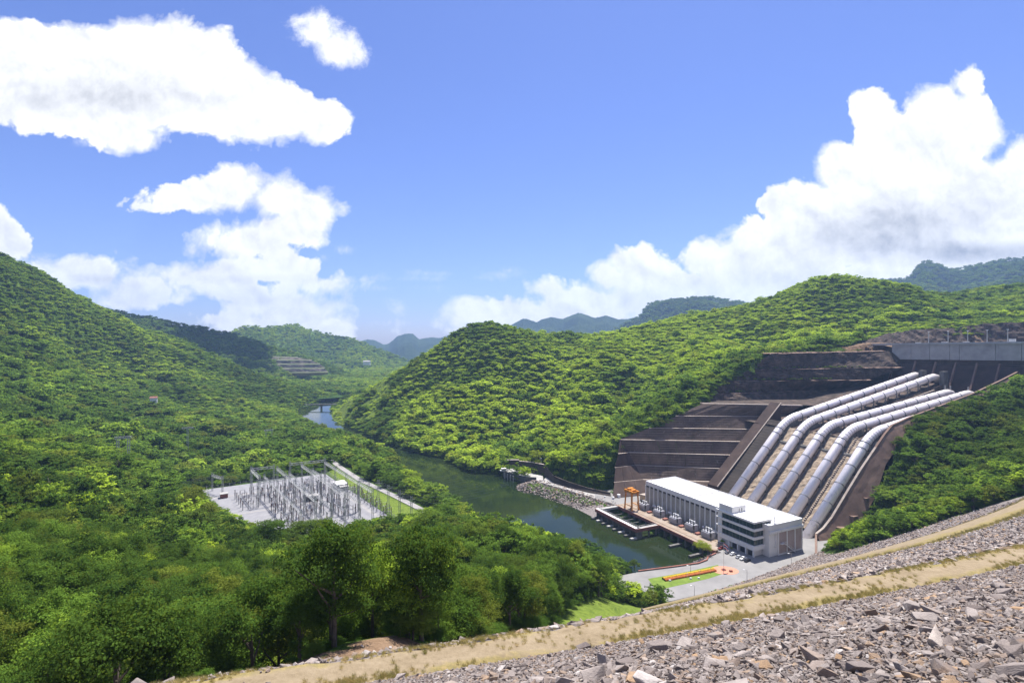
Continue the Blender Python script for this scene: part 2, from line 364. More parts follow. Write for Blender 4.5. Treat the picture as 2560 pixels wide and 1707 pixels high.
def ground_mat():
    m, tr = material('forest_floor')
    n = tnoise(tr, .03, 8, .62); n2 = tnoise(tr, .35, 5, .65)
    c = ramp(tr, n * .6 + n2 * .4, [(.3, (.022, .045, .008)), (.5, (.055, .10, .014)), (.66, (.11, .165, .02))])
    di = nod(tr, 'ShaderNodeAttribute', attribute_type='GEOMETRY', attribute_name='dirt').outputs['Fac']
    gr = nod(tr, 'ShaderNodeAttribute', attribute_type='GEOMETRY', attribute_name='grass').outputs['Fac']
    c = mixc(tr, X(gr) * 1., c, ramp(tr, n2, [(.3, (.10, .15, .025)), (.7, (.19, .25, .04))]))
    fd = (X(di) + (n2 - .5) * 1.1).sstep(.42, .62)
    c = mixc(tr, fd, c, ramp(tr, n2, [(.3, (.15, .095, .058)), (.7, (.28, .19, .125))]))
    p = nod(tr, 'ShaderNodeBsdfPrincipled', {'Base Color': c, 'Roughness': .95, 'Specular IOR Level': .1})
    bu = nod(tr, 'ShaderNodeBump', {'Height': n2, 'Strength': 1., 'Distance': 2.}); tr.links.new(bu.outputs[0], p.inputs['Normal'])
    finish(tr, p.outputs[0]); return m
M['ground'] = ground_mat()
def far_mat():
    m, tr = material('far_forest')
    n = tnoise(tr, .004, 8, .62); n2 = tnoise(tr, .045, 6, .7)
    c = ramp(tr, n * .55 + n2 * .45, [(.34, (.018, .042, .010)), (.5, (.055, .105, .018)), (.64, (.13, .20, .03))])
    p = nod(tr, 'ShaderNodeBsdfPrincipled', {'Base Color': c, 'Roughness': .95, 'Specular IOR Level': .05})
    bu = nod(tr, 'ShaderNodeBump', {'Height': n2, 'Strength': 1, 'Distance': 14}); tr.links.new(bu.outputs[0], p.inputs['Normal'])
    finish(tr, p.outputs[0]); return m
M['far'] = far_mat()
M['fardark'] = far_mat()
for n_ in M['fardark'].node_tree.nodes:
    if n_.type == 'VALTORGB':
        for q_, c_ in zip(n_.color_ramp.elements, ((.010, .022, .009), (.024, .044, .014), (.052, .078, .022))): q_.color = (*c_, 1)
def track_mat():
    m, tr = material('track_dirt')
    n = tnoise(tr, .5, 7, .65, stretch=(.45, 1, 1)); n2 = tnoise(tr, 2.5, 5, .7); n3 = tnoise(tr, .09, 3, .5)
    c = ramp(tr, n * .6 + n2 * .4, [(.25, (.15, .112, .068)), (.45, (.24, .187, .118)), (.6, (.30, .238, .158)), (.8, (.36, .302, .215))])
    ed = X(nod(tr, 'ShaderNodeAttribute', attribute_type='GEOMETRY', attribute_name='edge').outputs['Fac'])
    gm = (ed * .75 + (n - .5) * 1.5 + (n3 - .5) * .9 + (n2 - .5) * .5).sstep(.36, .75, 0, .85)
    c = mixc(tr, gm, c, ramp(tr, n2, [(.3, (.15, .135, .04)), (.55, (.25, .20, .075)), (.75, (.36, .26, .12))]))
    p = nod(tr, 'ShaderNodeBsdfPrincipled', {'Base Color': c, 'Roughness': .95, 'Specular IOR Level': .1})
    bu = nod(tr, 'ShaderNodeBump', {'Height': n2, 'Strength': .8, 'Distance': .12}); tr.links.new(bu.outputs[0], p.inputs['Normal'])
    finish(tr, p.outputs[0]); return m
M['track'] = track_mat()
def water_mat():
    m, tr = material('river_water')
    n = tnoise(tr, .05, 4, .5, stretch=(1, 2.5, 1)); n2 = tnoise(tr, .9, 4, .6, stretch=(1, 1.8, 1))
    c = ramp(tr, tnoise(tr, .012, 4, .5), [(.35, (.010, .019, .008)), (.65, (.024, .034, .011))])
    p = nod(tr, 'ShaderNodeBsdfPrincipled', {'Base Color': c, 'Roughness': .04, 'IOR': 1.33, 'Specular IOR Level': .36})
    bu = nod(tr, 'ShaderNodeBump', {'Height': n * 1.5 + n2 * .25, 'Strength': .4, 'Distance': .06}); tr.links.new(bu.outputs[0], p.inputs['Normal'])
    finish(tr, p.outputs[0]); return m
M['water'] = water_mat()
def rock_mat():
    m, tr = material('rubble_rock')
    r = X(nod(tr, 'ShaderNodeObjectInfo').outputs['Random'])
    c = ramp(tr, r, [(0, (.165, .135, .12)), (.25, (.26, .218, .195)), (.5, (.335, .287, .258)), (.70, (.42, .365, .33)), (.82, (.32, .245, .195)), (.90, (.36, .26, .18)), (.94, (.44, .28, .15)), (.97, (.56, .51, .47))])
    n = tnoise(tr, 1.3, 7, .7, obj=True)
    c = mixc(tr, n.sstep(.35, .72), mixc(tr, .35, c, (.10, .08, .08)), c)
    c = mixc(tr, tnoise(tr, .9, 3, .5).sstep(.58, .75, 0, .45), c, (.32, .20, .11))
    p = nod(tr, 'ShaderNodeBsdfPrincipled', {'Base Color': c, 'Roughness': .85, 'Specular IOR Level': .25})
    bu = nod(tr, 'ShaderNodeBump', {'Height': tnoise(tr, 4, 7, .7, obj=True, stretch=(1, 1, 3.)), 'Strength': .7, 'Distance': .12}); tr.links.new(bu.outputs[0], p.inputs['Normal'])
    finish(tr, p.outputs[0]); return m
M['rock'] = rock_mat()
M['rubble'] = mat('rubble_bed', [(.2, (.07, .06, .056)), (.45, (.19, .165, .155)), (.65, (.28, .245, .23)), (.85, (.36, .315, .28))], 1.1, .95, bump=.5, bscale=1.6, nr=.75)

# ------------------------------------------------------------------ the dam: a rockfill face curved in plan
TH, RD, S1, D1, BW, S2, HD = .25036, 932.77, .4799, 40.04, 3.3, .5938, 6.0
CX, CYD = -RD * math.sin(TH), RD * math.cos(TH)
def dam_n(x, y): return RD - np.hypot(np.asarray(x) - CX, np.asarray(y) - CYD)
def dam_prof(n): return CZ - HD - np.where(n < D1, S1 * n, np.where(n < D1 + BW, S1 * D1, S1 * D1 + S2 * (n - D1 - BW))) - 1.1 * np.clip((n - 130) / 70, 0, 1)
def dam_z(x, y): return dam_prof(dam_n(x, y))
def dam_pt(s, n, dz=0.):                      # s: metres along the crest, n: metres down-valley from it
    an = TH + s / RD; r = RD - n
    return (CX + r * math.sin(an), CYD - r * math.cos(an), float(dam_prof(n)) + dz)
def dam_hit(u, v):
    y = np.linspace(6, 420, 6000); x = (u - U0) / F * y; g = (v - V0) / F * y - (CZ - dam_z(x, y))
    i = np.where(g[:-1] * g[1:] < 0)[0]; i = i[-1]; return x[i], y[i], float(dam_z(x[i], y[i]))
def dam_s(x, y): return RD * (math.atan2(x - CX, CYD - y) - TH)

# ------------------------------------------------------------------ outlines on the ground
WATER = [(72, 287), (40, 300), (12, 318), (-10, 338), (-28, 364), (-55, 420), (-95, 497), (-125, 560), (-172, 640), (-235, 720), (-300, 800), (-352, 872), (-384, 930), (-408, 1010), (-400, 1100), (-372, 1160), (-330, 1210),
         (-318, 1190), (-352, 1130), (-352, 1060), (-346, 1000), (-318, 920), (-290, 850), (-250, 790), (-200, 715), (-152, 648), (-111, 606), (-79, 578), (-57, 543), (-40, 516), (-12, 508), (12, 474), (14, 456), (32, 430), (51, 411),
         (62, 398), (66, 384), (79, 394), (118, 320), (125, 308), (108, 298), (100, 294)]
YARD = [(70, 283), (104, 293), (112, 301), (123, 308), (121.2, 312), tuple(WL(-10, -21)[:2]), (66, 416), (68, 432), (110, 452), (172, 430), (200, 395), (205, 345), (203, 324), (193.8, 317), (176.8, 303), (138.6, 276.5), (101.6, 259.5), (76, 249.5), (52, 246), (50, 275)]
PITE = [(1530, 1245, 0), (1536, 1206, 9), (1538, 1169, 19), (1545, 1134, 29), (1547, 1098, 38.6), (1622, 1070, 48), (1689, 1040, 58), (1755, 1009, 66.5), (1770, 985, 74), (1817, 953, 85), (1874, 924, 96), (1926, 884, 111.5)]
PITEW = [at(u, v, z) for u, v, z in PITE]
PIT = [(p[0] + (4 if i < 8 else 6), p[1] + (0 if i < 8 else 3 if i < 11 else 20)) for i, p in enumerate(PITEW)] + [(330, 540), (392, 552), (440, 470), tuple(WL(112, 316)[:2]), tuple(WL(102.5, 285)[:2]), tuple(WL(102.5, 189)[:2]), tuple(WL(104.5, 131)[:2]), tuple(WL(110, 100)[:2]), tuple(WL(111, 66)[:2]), tuple(WL(112, 50)[:2]), (176.8, 304), (120, 320), (70, 400)]
S0 = np.array((-244., 419.)); E1 = np.array((.84, .543)); E2 = np.array((.594, -.804))
def SW(p, q, z=5.): w = S0 + E1 * p + E2 * q; return (w[0], w[1], z)
SUB = [SW(-4, -3)[:2], SW(93, -3)[:2], SW(95, 150)[:2], (-130, 318), (-160, 336), (-175, 346), (-195, 363), (-219, 387)]
SROAD = [(-185, 530), (-161, 493), (-130, 449), (-91, 404), (-59, 365), (-46, 346), (-30, 322)]
GRASS = [SW(96, 8)[:2], (-167, 492), (-136, 449), (-97, 404), (-64, 365), (-52, 346), (-62, 338), SW(97, 150)[:2]]
PROM = [at(1341.6, 1202.4, -.3)[:2], at(1357, 1202.4, -.3)[:2], at(1494.6, 1246.4, -.3)[:2], at(1525, 1252, -.3)[:2], at(1542.5, 1264.6, -.3)[:2]]
ROCKS = [(4, 482), (34, 478), (62, 442), (86, 402), (60, 379), (39, 392), (14, 424), (-6, 458)]
JWALL = [at(u, v, -.3)[:2] for u, v in [(1262, 1172), (1297, 1174), (1330, 1184), (1362, 1192), (1385, 1211), (1425, 1224), (1475, 1236), (1530, 1246)]]
DIRTP = [(-18, 52), (-16, 64), (-9, 66), (-5, 60), (-7, 53)]

# ------------------------------------------------------------------ terrain control points
CP = []
def cz(u, y, h=0.):                           # contact with the dam at azimuth u, distance y
    x = (u - U0) / F * y; return (x, y, float(dam_z(x, y)) + h)
for (u, y) in [(560, 36), (640, 40), (742, 43), (800, 47), (900, 53), (1000, 60), (1100, 70), (1200, 84), (1300, 103), (1400, 130), (1500, 168), (1600, 212), (1680, 240)]:
    CP.append(cz(u, y, .1)); CP.append(cz(u, y * .83 - 2, -4))
def g(u, v, y, h=10.): x, yy, z = atY(u, v, y); CP.append((x, yy, z - h))
for q in [(-500, 540, 620), (-300, 580, 660), (-150, 610, 690), (0, 648, 730), (70, 668, 780), (140, 693, 830), (190, 722, 870), (240, 745, 910), (300, 775, 960), (350, 800, 1000), (402, 829, 1030), (450, 850, 1060), (494, 874, 1085), (550, 897, 1100), (586, 912, 1100), (650, 936, 1090), (716, 955, 1070), (750, 985, 1040)]: g(*q, 7)
for q in [(0, 760, 670), (0, 880, 560), (0, 980, 440), (0, 1080, 310), (0, 1200, 195), (0, 1350, 118), (0, 1500, 82), (0, 1690, 56), (-300, 900, 420), (-300, 1100, 220), (-300, 1400, 90), (-300, 1690, 50),
          (150, 800, 760), (150, 900, 620), (300, 860, 850), (300, 950, 680), (300, 1050, 470), (300, 1150, 330), (300, 1250, 225), (300, 1400, 128), (300, 1550, 84), (300, 1690, 56),
          (500, 960, 850), (500, 1050, 640), (500, 1130, 520), (500, 1290, 300), (500, 1380, 188), (500, 1500, 112), (500, 1630, 66),
          (700, 1010, 900), (700, 1330, 285), (700, 1400, 190), (700, 1500, 112), (700, 1600, 70), (850, 1330, 290), (850, 1420, 180), (850, 1510, 110), (1000, 1330, 285), (1000, 1420, 180), (1000, 1510, 110)]: g(*q, 11)
for x, y in [(-244, 419), (-168, 468), (-91, 363), (-155, 330), (-200, 440), (-130, 420), (-180, 380), (-120, 350), (-60, 345), (-90, 400), (-130, 455), (-190, 520), (-240, 500), (-290, 470), (-230, 560), (-280, 640)]: CP.append((x, y, 4.6))
for x, y, z in [(-320, 700, 4), (-390, 760, 6), (-440, 850, 8), (-470, 950, 12), (-500, 1060, 30), (-520, 1150, 30), (-60, 330, 4), (-20, 300, 8), (10, 260, 16), (40, 240, 10), (-150, 560, 2), (-210, 660, 2), (15, 200, 36), (50, 215, 18), (-20, 220, 38), (62, 262, 0), (72, 272, 0)]: CP.append((x, y, z))
for i in range(0, len(WATER), 2): CP.append((WATER[i][0], WATER[i][1], -5.5))
# centre hill and the ridge behind the cutting
for q in [(830, 1028, 930), (880, 985, 905), (960, 937, 880), (1036, 891, 855), (1071, 872, 850), (1110, 848, 850), (1147, 822, 850), (1186, 799, 850), (1231, 793, 850), (1258, 799, 860), (1293, 812, 880), (1354, 824, 900), (1430, 834, 910), (1507, 827, 900), (1564, 811, 880), (1622, 809, 860), (1700, 806, 830), (1748, 803, 810), (1800, 797, 800), (1842, 785, 800), (1905, 757.7, 800), (1973, 735, 800),
          (2041, 706, 800), (2099, 692, 800), (2144, 689, 800), (2203, 697, 790), (2266, 722, 780), (2311, 740, 765), (2356, 762, 750), (2401, 741, 880), (2491, 713, 890), (2560, 706, 900), (2700, 690, 920), (2950, 660, 950)]: g(*q, 7)
for x, y, z in [(-90, 700, 58), (-20, 700, 66), (60, 700, 84), (-190, 820, 44), (-150, 760, 34), (40, 600, 40), (120, 620, 62), (40, 530, 18), (90, 500, 32), (180, 680, 96), (220, 600, 92), (60, 780, 110), (-40, 780, 108),
                (260, 640, 112), (300, 600, 114), (320, 680, 126), (420, 640, 130), (480, 600, 126), (560, 600, 130), (470, 520, 121), (540, 480, 122), (420, 570, 121), (350, 570, 116), (640, 640, 150), (700, 500, 140), (700, 700, 170), (800, 500, 160),
                (-300, 1080, 20), (-250, 1000, 10), (-200, 1050, 20), (0, 1100, 100), (200, 1100, 110), (400, 1100, 150), (600, 1100, 160), (-100, 950, 40), (800, 1150, 170), (-900, 1300, 60), (-700, 1300, 40), (-560, 1320, 20), (-1100, 900, 300), (-900, 700, 290), (-1000, 400, 250), (-800, 300, 200), (-500, 250, 110), (-500, 60, 110), (-900, 50, 200)]: CP.append((x, y, z))
for p in PITEW: CP.append((p[0] - 3, p[1] + 2, p[2] + 1))
CP += [(-15, 56, 91.4), (-9, 58, 90.4), (-12, 65, 91.6), (-19, 64, 92.4)]
# the planted mound between the dam and the pipe trench
for q in [(2094, 1360, 262), (2180, 1350, 258), (2266, 1332, 255), (2350, 1302, 252), (2438, 1270, 250), (2500, 1252, 248), (2560, 1236, 246), (2700, 1190, 244), (2900, 1130, 240)]:
    x, y, z = atY(*q); CP.append((x, y, float(dam_z(x, y)) + .2)); CP.append((x, y - 30, float(dam_z(x, y - 30)) - 8))
for tt, b, z in [(113, 62, 0), (116, 70, 3), (115, 90, 20), (115, 112, 40), (108, 131, 60), (106, 160, 67.5), (106, 189, 72.5), (106, 240, 80.5), (106, 285, 89.5), (116, 316, 98), (135, 110, 38), (140, 150, 52), (145, 200, 66), (150, 250, 82), (150, 300, 98), (150, 340, 110), (190, 200, 74), (190, 300, 100), (190, 380, 116)]:
    p = WL(tt, b); CP.append((p.x, p.y, z))
TOPR = [(2150, 858, 560), (2230, 834, 585), (2280, 826, 600), (2330, 822, 605), (2400, 820, 605), (2440, 812, 605), (2500, 808, 600), (2570, 806, 590), (2700, 804, 570)]
for q in TOPR: p_ = atY(*q); CP.append((p_[0], p_[1] + 2, p_[2] - .5)); CP.append((p_[0], p_[1] - 18, 117)); r_ = atY(q[0], q[1] - 26, q[2] + 75); CP.append((r_[0], r_[1], r_[2] - 2))
CPA = np.array(CP)
# thin out near-coincident points, then solve a smooth radial interpolant
keep = []
for i, p in enumerate(CPA):
    if all(np.hypot(*(p[:2] - CPA[j][:2])) > 4 for j in keep): keep.append(i)
CPA = CPA[keep]
EPS = 14.
D = np.sqrt(((CPA[:, None, :2] - CPA[None, :, :2]) ** 2).sum(2) + EPS ** 2)
nC = len(CPA); Pm = np.c_[np.ones(nC), CPA[:, :2] / 500]
K = np.block([[D - np.eye(nC) * 2., Pm], [Pm.T, np.zeros((3, 3))]])
WGT = np.linalg.solve(K, np.r_[CPA[:, 2], 0, 0, 0])
def rbf(x, y):
    x = np.asarray(x, float).ravel(); y = np.asarray(y, float).ravel(); o = np.empty(len(x))
    for i in range(0, len(x), 20000):
        a = np.sqrt((x[i:i + 20000, None] - CPA[:, 0]) ** 2 + (y[i:i + 20000, None] - CPA[:, 1]) ** 2 + EPS ** 2)
        o[i:i + 20000] = a @ WGT[:nC] + WGT[nC] + WGT[nC + 1] * x[i:i + 20000] / 500 + WGT[nC + 2] * y[i:i + 20000] / 500
    return o
CON = [cz(u, y)[:2] for (u, y) in [(560, 36), (640, 40), (742, 43), (800, 47), (900, 53), (1000, 60), (1100, 70), (1200, 84), (1300, 103), (1400, 130), (1500, 168), (1600, 212), (1680, 240)]]
CONR = [atY(*q)[:2] for q in [(2094, 1360, 262), (2180, 1350, 258), (2266, 1332, 255), (2350, 1302, 252), (2438, 1270, 250), (2500, 1252, 248), (2560, 1236, 246), (2700, 1190, 244), (2900, 1130, 240)]]
DAMP = CON + [(76, 249.5), (101.6, 259.5), (138.6, 276.5), (176.8, 303)] + CONR + [(700, 200), (700, -60), (-14, -60), (-12, 20)]
GULLY = [([(110, 915), (85, 790), (35, 680), (-5, 600), (-30, 545)], 26, 38), ([(205, 870), (200, 750), (165, 640), (120, 560), (85, 505)], 20, 34), ([(330, 800), (330, 700), (290, 620), (240, 570)], 16, 36), ([(-120, 850), (-100, 760), (-95, 680), (-85, 610)], 17, 30), ([(450, 800), (430, 700), (400, 620)], 14, 34),
         ([(-760, 860), (-610, 760), (-480, 660), (-380, 580)], 24, 42), ([(-840, 960), (-660, 880), (-520, 800), (-430, 740)], 20, 40), ([(-690, 720), (-540, 590), (-420, 480), (-330, 400)], 20, 42), ([(-900, 1060), (-740, 1010), (-610, 960)], 16, 36), ([(-780, 650), (-620, 480), (-480, 360)], 18, 40)]
def terrain_fn(x, y):
    sh = x.shape; z = rbf(x, y).reshape(sh)
    hs = sstep(350, 700, y) * 1. + .15
    z = z + hs * (fbm(x, y, 150, 11, 4) * 16 * sstep(20, 120, z + 0 * x) + fbm(x, y, 45, 5, 3) * 4)
    for P_, dp, wd in GULLY:
        q = pdist(x, y, P_); e0 = np.hypot(x - P_[0][0], y - P_[0][1]); e1 = np.hypot(x - P_[-1][0], y - P_[-1][1])
        z = z - dp * np.exp(-(q / wd) ** 2) * sstep(10, 120, e0) * sstep(0, 60, e1)
    dn = dam_n(x, y); near = (dn > -60) & (y < 330)
    w = sdist(x, y, WATER)
    z = np.where(w < 0, np.minimum(z, -6.3 - np.minimum(3, -w * .4)), np.maximum(z, -5.8 + np.minimum(w, 25) * .12)) * 1.
    z = np.where((w > 0) & (w < 22), -5.8 + (z + 5.8) * sstep(-2, 22, w), z)
    s = sdist(x, y, SUB); z = np.where(s < 25, 4.7 + (z - 4.7) * sstep(0, 25, s), z)
    r = pdist(x, y, SROAD); z = np.where(r < 20, 4.6 + (z - 4.6) * sstep(7, 20, r), z)
    s = sdist(x, y, GRASS); z = np.where(s < 12, 4.6 + (z - 4.6) * sstep(0, 12, s), z)
    s = sdist(x, y, YARD); z = np.where(s < 10, -.35 + (z + .35) * sstep(0, 10, s), z); z = np.where((s < 0) & (w > 0), -.5, z)
    s = sdist(x, y, PIT); z = np.where(s < 0, np.minimum(z, -4.5), z)
    s = pdist(x, y, JWALL); z = np.where(s < 4.5, np.minimum(z, -1.5), z)
    s = sdist(x, y, ROCKS); z = np.where(s < 3, np.minimum(z, -8.5 + np.maximum(s, 0)), z)
    s = sdist(x, y, DAMP); z = np.where(s < 0, np.minimum(z, dam_z(x, y) - np.minimum(3, -s * .5)), z)
    z = np.where((s > 0) & (s < 14) & (y < 300), np.maximum(z, dam_z(x, y) + .1 - s * .25), z)
    s = pdist(x, y, PROM); z = np.where(s < 16, -1.2 + (z + 1.2) * sstep(6, 16, s), z)
    z = np.where(w < 0, np.minimum(z, -6.3), z)
    return z
GX = np.concatenate([np.arange(-1150, -420, 9.), np.arange(-420, 480, 4.5), np.arange(480, 1400, 9.)])
GY = np.concatenate([np.arange(8, 560, 4.5), np.arange(560, 1330, 8.)])
XX, YY = np.meshgrid(GX, GY); ZZ = terrain_fn(XX, YY)
def samp(x, y):
    i = np.clip(np.searchsorted(GX, x) - 1, 0, len(GX) - 2); j = np.clip(np.searchsorted(GY, y) - 1, 0, len(GY) - 2)
    fx = np.clip((x - GX[i]) / (GX[i + 1] - GX[i]), 0, 1); fy = np.clip((y - GY[j]) / (GY[j + 1] - GY[j]), 0, 1)
    return (ZZ[j, i] * (1 - fx) + ZZ[j, i + 1] * fx) * (1 - fy) + (ZZ[j + 1, i] * (1 - fx) + ZZ[j + 1, i + 1] * fx) * fy
def gridmesh(name, XX, YY, ZZ, mt):
    h, w = XX.shape; idx = np.arange(h * w).reshape(h, w)
    f = np.stack([idx[:-1, :-1], idx[:-1, 1:], idx[1:, 1:], idx[1:, :-1]], -1).reshape(-1, 4)
    return npmesh(name, np.stack([XX, YY, ZZ], -1).reshape(-1, 3), f, [mt], True)
def fattr(me, name, val, dom='POINT'):
    a = me.attributes.new(name, 'FLOAT', dom); a.data.foreach_set('value', np.asarray(val, np.float32).ravel())
me = gridmesh('terrain', XX, YY, ZZ, M['ground'])
def spur(x, y): return (x < -60) * (x > -330) * (y > 690) * (x > -.42 * y) * sstep(-.25, .1, fbm(x, y, 90, 77, 3)) * sstep(-.16, -.24, x / np.maximum(y, 1)) 
P1 = pdist(XX, YY, [(-24, 38), (-19, 42), (-21, 50), (-30, 60)]); P2 = pdist(XX, YY, [(-62, 146), (-57, 134), (-52, 122)])
dirt = np.maximum.reduce([.9 * (1 - sstep(-4, 4, sdist(XX, YY, [(330, 545), (389, 537), (467, 375), (640, 380), (640, 590), (560, 600), (470, 603), (420, 595), (370, 560)]))), 1 - sstep(2, 5, P1), 1 - sstep(0, 4, sdist(XX, YY, DIRTP)), 1 - sstep(1.5, 5, P2), .55 * (1 - sstep(20, 55, pdist(XX, YY, [(410, 600), (480, 630), (560, 630), (620, 610)])))])
GR2 = pdist(XX, YY, [cz(1440, 150)[:2], cz(1500, 172)[:2], cz(1600, 216)[:2]])
grass = np.maximum.reduce([1 - sstep(0, 4, sdist(XX, YY, GRASS)), 1 - sstep(6, 12, GR2), spur(XX, YY)])
fattr(me, 'dirt', dirt); fattr(me, 'grass', grass)
terrain = link(bpy.data.objects.new('terrain', me)); tag(terrain, 'green valley floor and hillsides under the forest', kind='structure')

# ------------------------------------------------------------------ far hills: crest lines seen in the photograph, at their own distances
def px(L): return [((u - U0) / F, (V0 - v) / F) for u, v in L]
def hill(name, L, Yc, s1, s2, base, qpad, nx, ny, depth, label, rough, sd, canopy):
    L = sorted(px(L)); q = np.array([a for a, _ in L]); e = np.array([b for _, b in L])
    qs = np.linspace(q[0] - qpad[0], q[-1] + qpad[1], nx)
    el = np.interp(qs, q, e)
    yc = np.interp(qs, [q[0], q[-1]], Yc)
    el = np.where(qs < q[0], e[0] - (q[0] - qs) * qpad[2], np.where(qs > q[-1], e[-1] - (qs - q[-1]) * qpad[3], el))
    ts = np.linspace(-1, .35, ny); QQ, TT = np.meshgrid(qs, ts)
    y = yc[None, :] + TT * depth; zc = CZ + (el * yc)[None, :] - canopy
    x = QQ * y
    sl = np.where(TT < 0, s1, s2)
    z = zc - sl * np.abs(TT) * depth
    z = z + rough * fbm(x, y, depth * .35, sd, 5) * np.minimum(1, np.abs(TT) * 6 + .05)
    gul = 1 - np.abs(fbm(x * 1. + y * .3, y * .35, depth * .22, sd + 9, 3)) * 2
    z = z - np.maximum(gul, 0) * rough * .55 * np.minimum(1, np.abs(TT) * 5)
    z = z + fbm(x, y, 60, sd + 3, 3) * canopy * .7
    z = np.maximum(z, base)
    m = gridmesh(name, x, y, z, M['fardark' if name == 'mountains' else 'far']); o = link(bpy.data.objects.new(name, m)); tag(o, label, kind='structure')
    return o, x, y, z
R2L = [(250, 765), (306, 777), (337, 785), (383, 791), (406, 799), (459, 808), (555, 827), (612, 842), (670, 861), (708, 870), (757, 884), (795, 898), (846, 917), (880, 935), (930, 965)]
R3L = [(540, 838), (578, 826), (611, 812), (637, 810.6), (662, 814.5), (683, 813), (718, 808.6), (744, 808), (752, 814), (795, 827), (833, 835), (884, 845), (923, 859), (974, 879), (1012, 895), (1040, 908)]
R4L = [(860, 850), (902, 849), (920, 844), (938, 847), (961, 858), (974, 852.7), (994, 837), (1012, 831), (1032, 830), (1048, 844), (1076, 840), (1101, 841), (1140, 830), (1200, 815)]
R7L = [(1240, 822), (1277, 809), (1308, 792), (1323, 794), (1342, 801), (1354, 794), (1377, 788), (1407, 792), (1427, 784), (1446, 776.5), (1469, 782), (1488, 790), (1515, 784), (1545, 794), (1595, 790), (1640, 794)]
R7B = [(1575, 800), (1599, 787), (1622, 758), (1640, 754), (1667, 748), (1700, 744), (1752, 740.6), (1779, 742), (1838, 751), (1892, 755.5), (1940, 762), (2000, 775)]
R8L = [(2150, 704), (2203, 697), (2239, 697), (2266, 692), (2280, 685.6), (2302, 658.6), (2316, 652), (2338, 653), (2356, 663), (2379, 670), (2401, 667.6), (2469, 652), (2536, 643.7), (2600, 640), (2750, 628)]
H2 = hill('hill', R2L, (1450, 1750), .34, .4, 2, (.05, .02, -.2, .3), 150, 70, 600, 'dark forested ridge behind the left hillside', 14, 3, 8)
H3 = hill('hill', R3L, (2400, 2500), .22, .3, 4, (.14, .03, .25, .35), 200, 90, 1170, 'sunlit green hill closing the valley', 45, 8, 9)
H4 = hill('mountains', R4L, (5200, 5200), .16, .3, -5, (.05, .1, .1, .1), 220, 60, 2400, 'hazy blue mountains at the end of the valley', 90, 21, 10)
H7 = hill('mountains', R7L, (4600, 4300), .2, .3, 0, (.05, .05, .2, .1), 260, 60, 1800, 'jagged blue mountains behind the centre hill', 90, 33, 10)
H7b = hill('mountains', R7B, (3000, 2900), .3, .3, 0, (.03, .03, .5, .2), 220, 70, 1100, 'rounded blue green mountain behind the centre ridge', 60, 41, 10)
H8 = hill('mountains', R8L, (2700, 2500), .3, .3, 60, (.05, .05, .1, 0), 260, 80, 1300, 'tall blue green mountain behind the spillway deck', 70, 55, 10)
# ------------------------------------------------------------------ trees: prototypes
def quads(cen, nor, size, asp, rng, roll=None):
    """leaf-sized faces at centres, facing normals"""
    n = len(cen); r = rng.normal(size=(n, 3)); tx = np.cross(nor, r); tx /= np.linalg.norm(tx, axis=1)[:, None] + 1e-9
    ty = np.cross(nor, tx); s = size[:, None]
    bend = nor * s * .18
    v = np.stack([cen - tx * s, cen - ty * s * asp - bend, cen + tx * s, cen + ty * s * asp - bend], 1).reshape(-1, 3)
    return v, np.arange(4 * n).reshape(n, 4)
def unit(v): return v / (np.linalg.norm(v, axis=1)[:, None] + 1e-9)
def crown(kind, nleaf, lsz, seed):
    """foliage of a tree of height 1: clumps of leaves through an uneven crown"""
    r = np.random.default_rng(seed)
    P = dict(round=(38, .33, .38, .56, .11), tall=(34, .24, .42, .54, .10), flat=(34, .40, .26, .66, .11), feather=(40, .33, .38, .54, .095), bush=(26, .42, .38, .44, .15), vine=(32, .30, .42, .50, .125))[kind]
    nc, rx, rz, zc, rc = P
    d = unit(r.normal(size=(nc, 3))); d[:, 2] = np.where(d[:, 2] < -.35, -d[:, 2] * .5, d[:, 2])
    rad = r.uniform(.40, 1.12, nc) ** .7
    cc = d * rad[:, None] * np.array([rx, rx, rz]); cc[:, 2] += zc
    cc[:, :2] += r.normal(size=2) * .03
    cr = rc * r.uniform(.5, 1.45, nc)
    w = cr ** 2
    ns = max(60, nleaf // 15) if nleaf > 600 else nleaf          # leaves stand in sprays round twig ends
    ks = r.choice(nc, ns, p=w / w.sum()); ds = unit(r.normal(size=(ns, 3)) + np.array([0, 0, .5])); rs = cr[ks] * r.uniform(.5, 1.12, ns)
    sq = np.array([1.15, 1.15, .72]) if kind != 'tall' else np.array([1, 1, 1.15])
    tw = cc[ks] + ds * rs[:, None] * sq
    q = r.integers(0, ns, nleaf) if ns < nleaf else np.arange(nleaf); k = ks[q]; dd = ds[q]
    p = tw[q] + (r.normal(size=(nleaf, 3)) * np.array([.026, .026, .013]) if ns < nleaf else 0)
    if ns < nleaf: dd = unit(dd + r.normal(size=(nleaf, 3)) * .25)
    if kind == 'feather':
        p[:, 2] -= .35 * ((p[:, :2] ** 2).sum(1)); asp = .28; nn = unit(dd * .5 + r.normal(size=(nleaf, 3)) * .6 + np.array([0, 0, .5])); lsz *= 1.25
    else: asp = .62; nn = unit(dd * .75 + r.normal(size=(nleaf, 3)) * .42 + np.array([0, 0, .30]))
    v, f = quads(p, nn, lsz * r.uniform(.6, 1.35, nleaf) * .5, asp, r)
    lv = np.repeat(np.clip(r.random(nc)[k] * .35 + r.random(ns)[q] * .4 + r.random(nleaf) * .25, 0, 1), 4)
    v[:, 2] = np.maximum(v[:, 2], .03)
    return v, f, lv, cc, cr
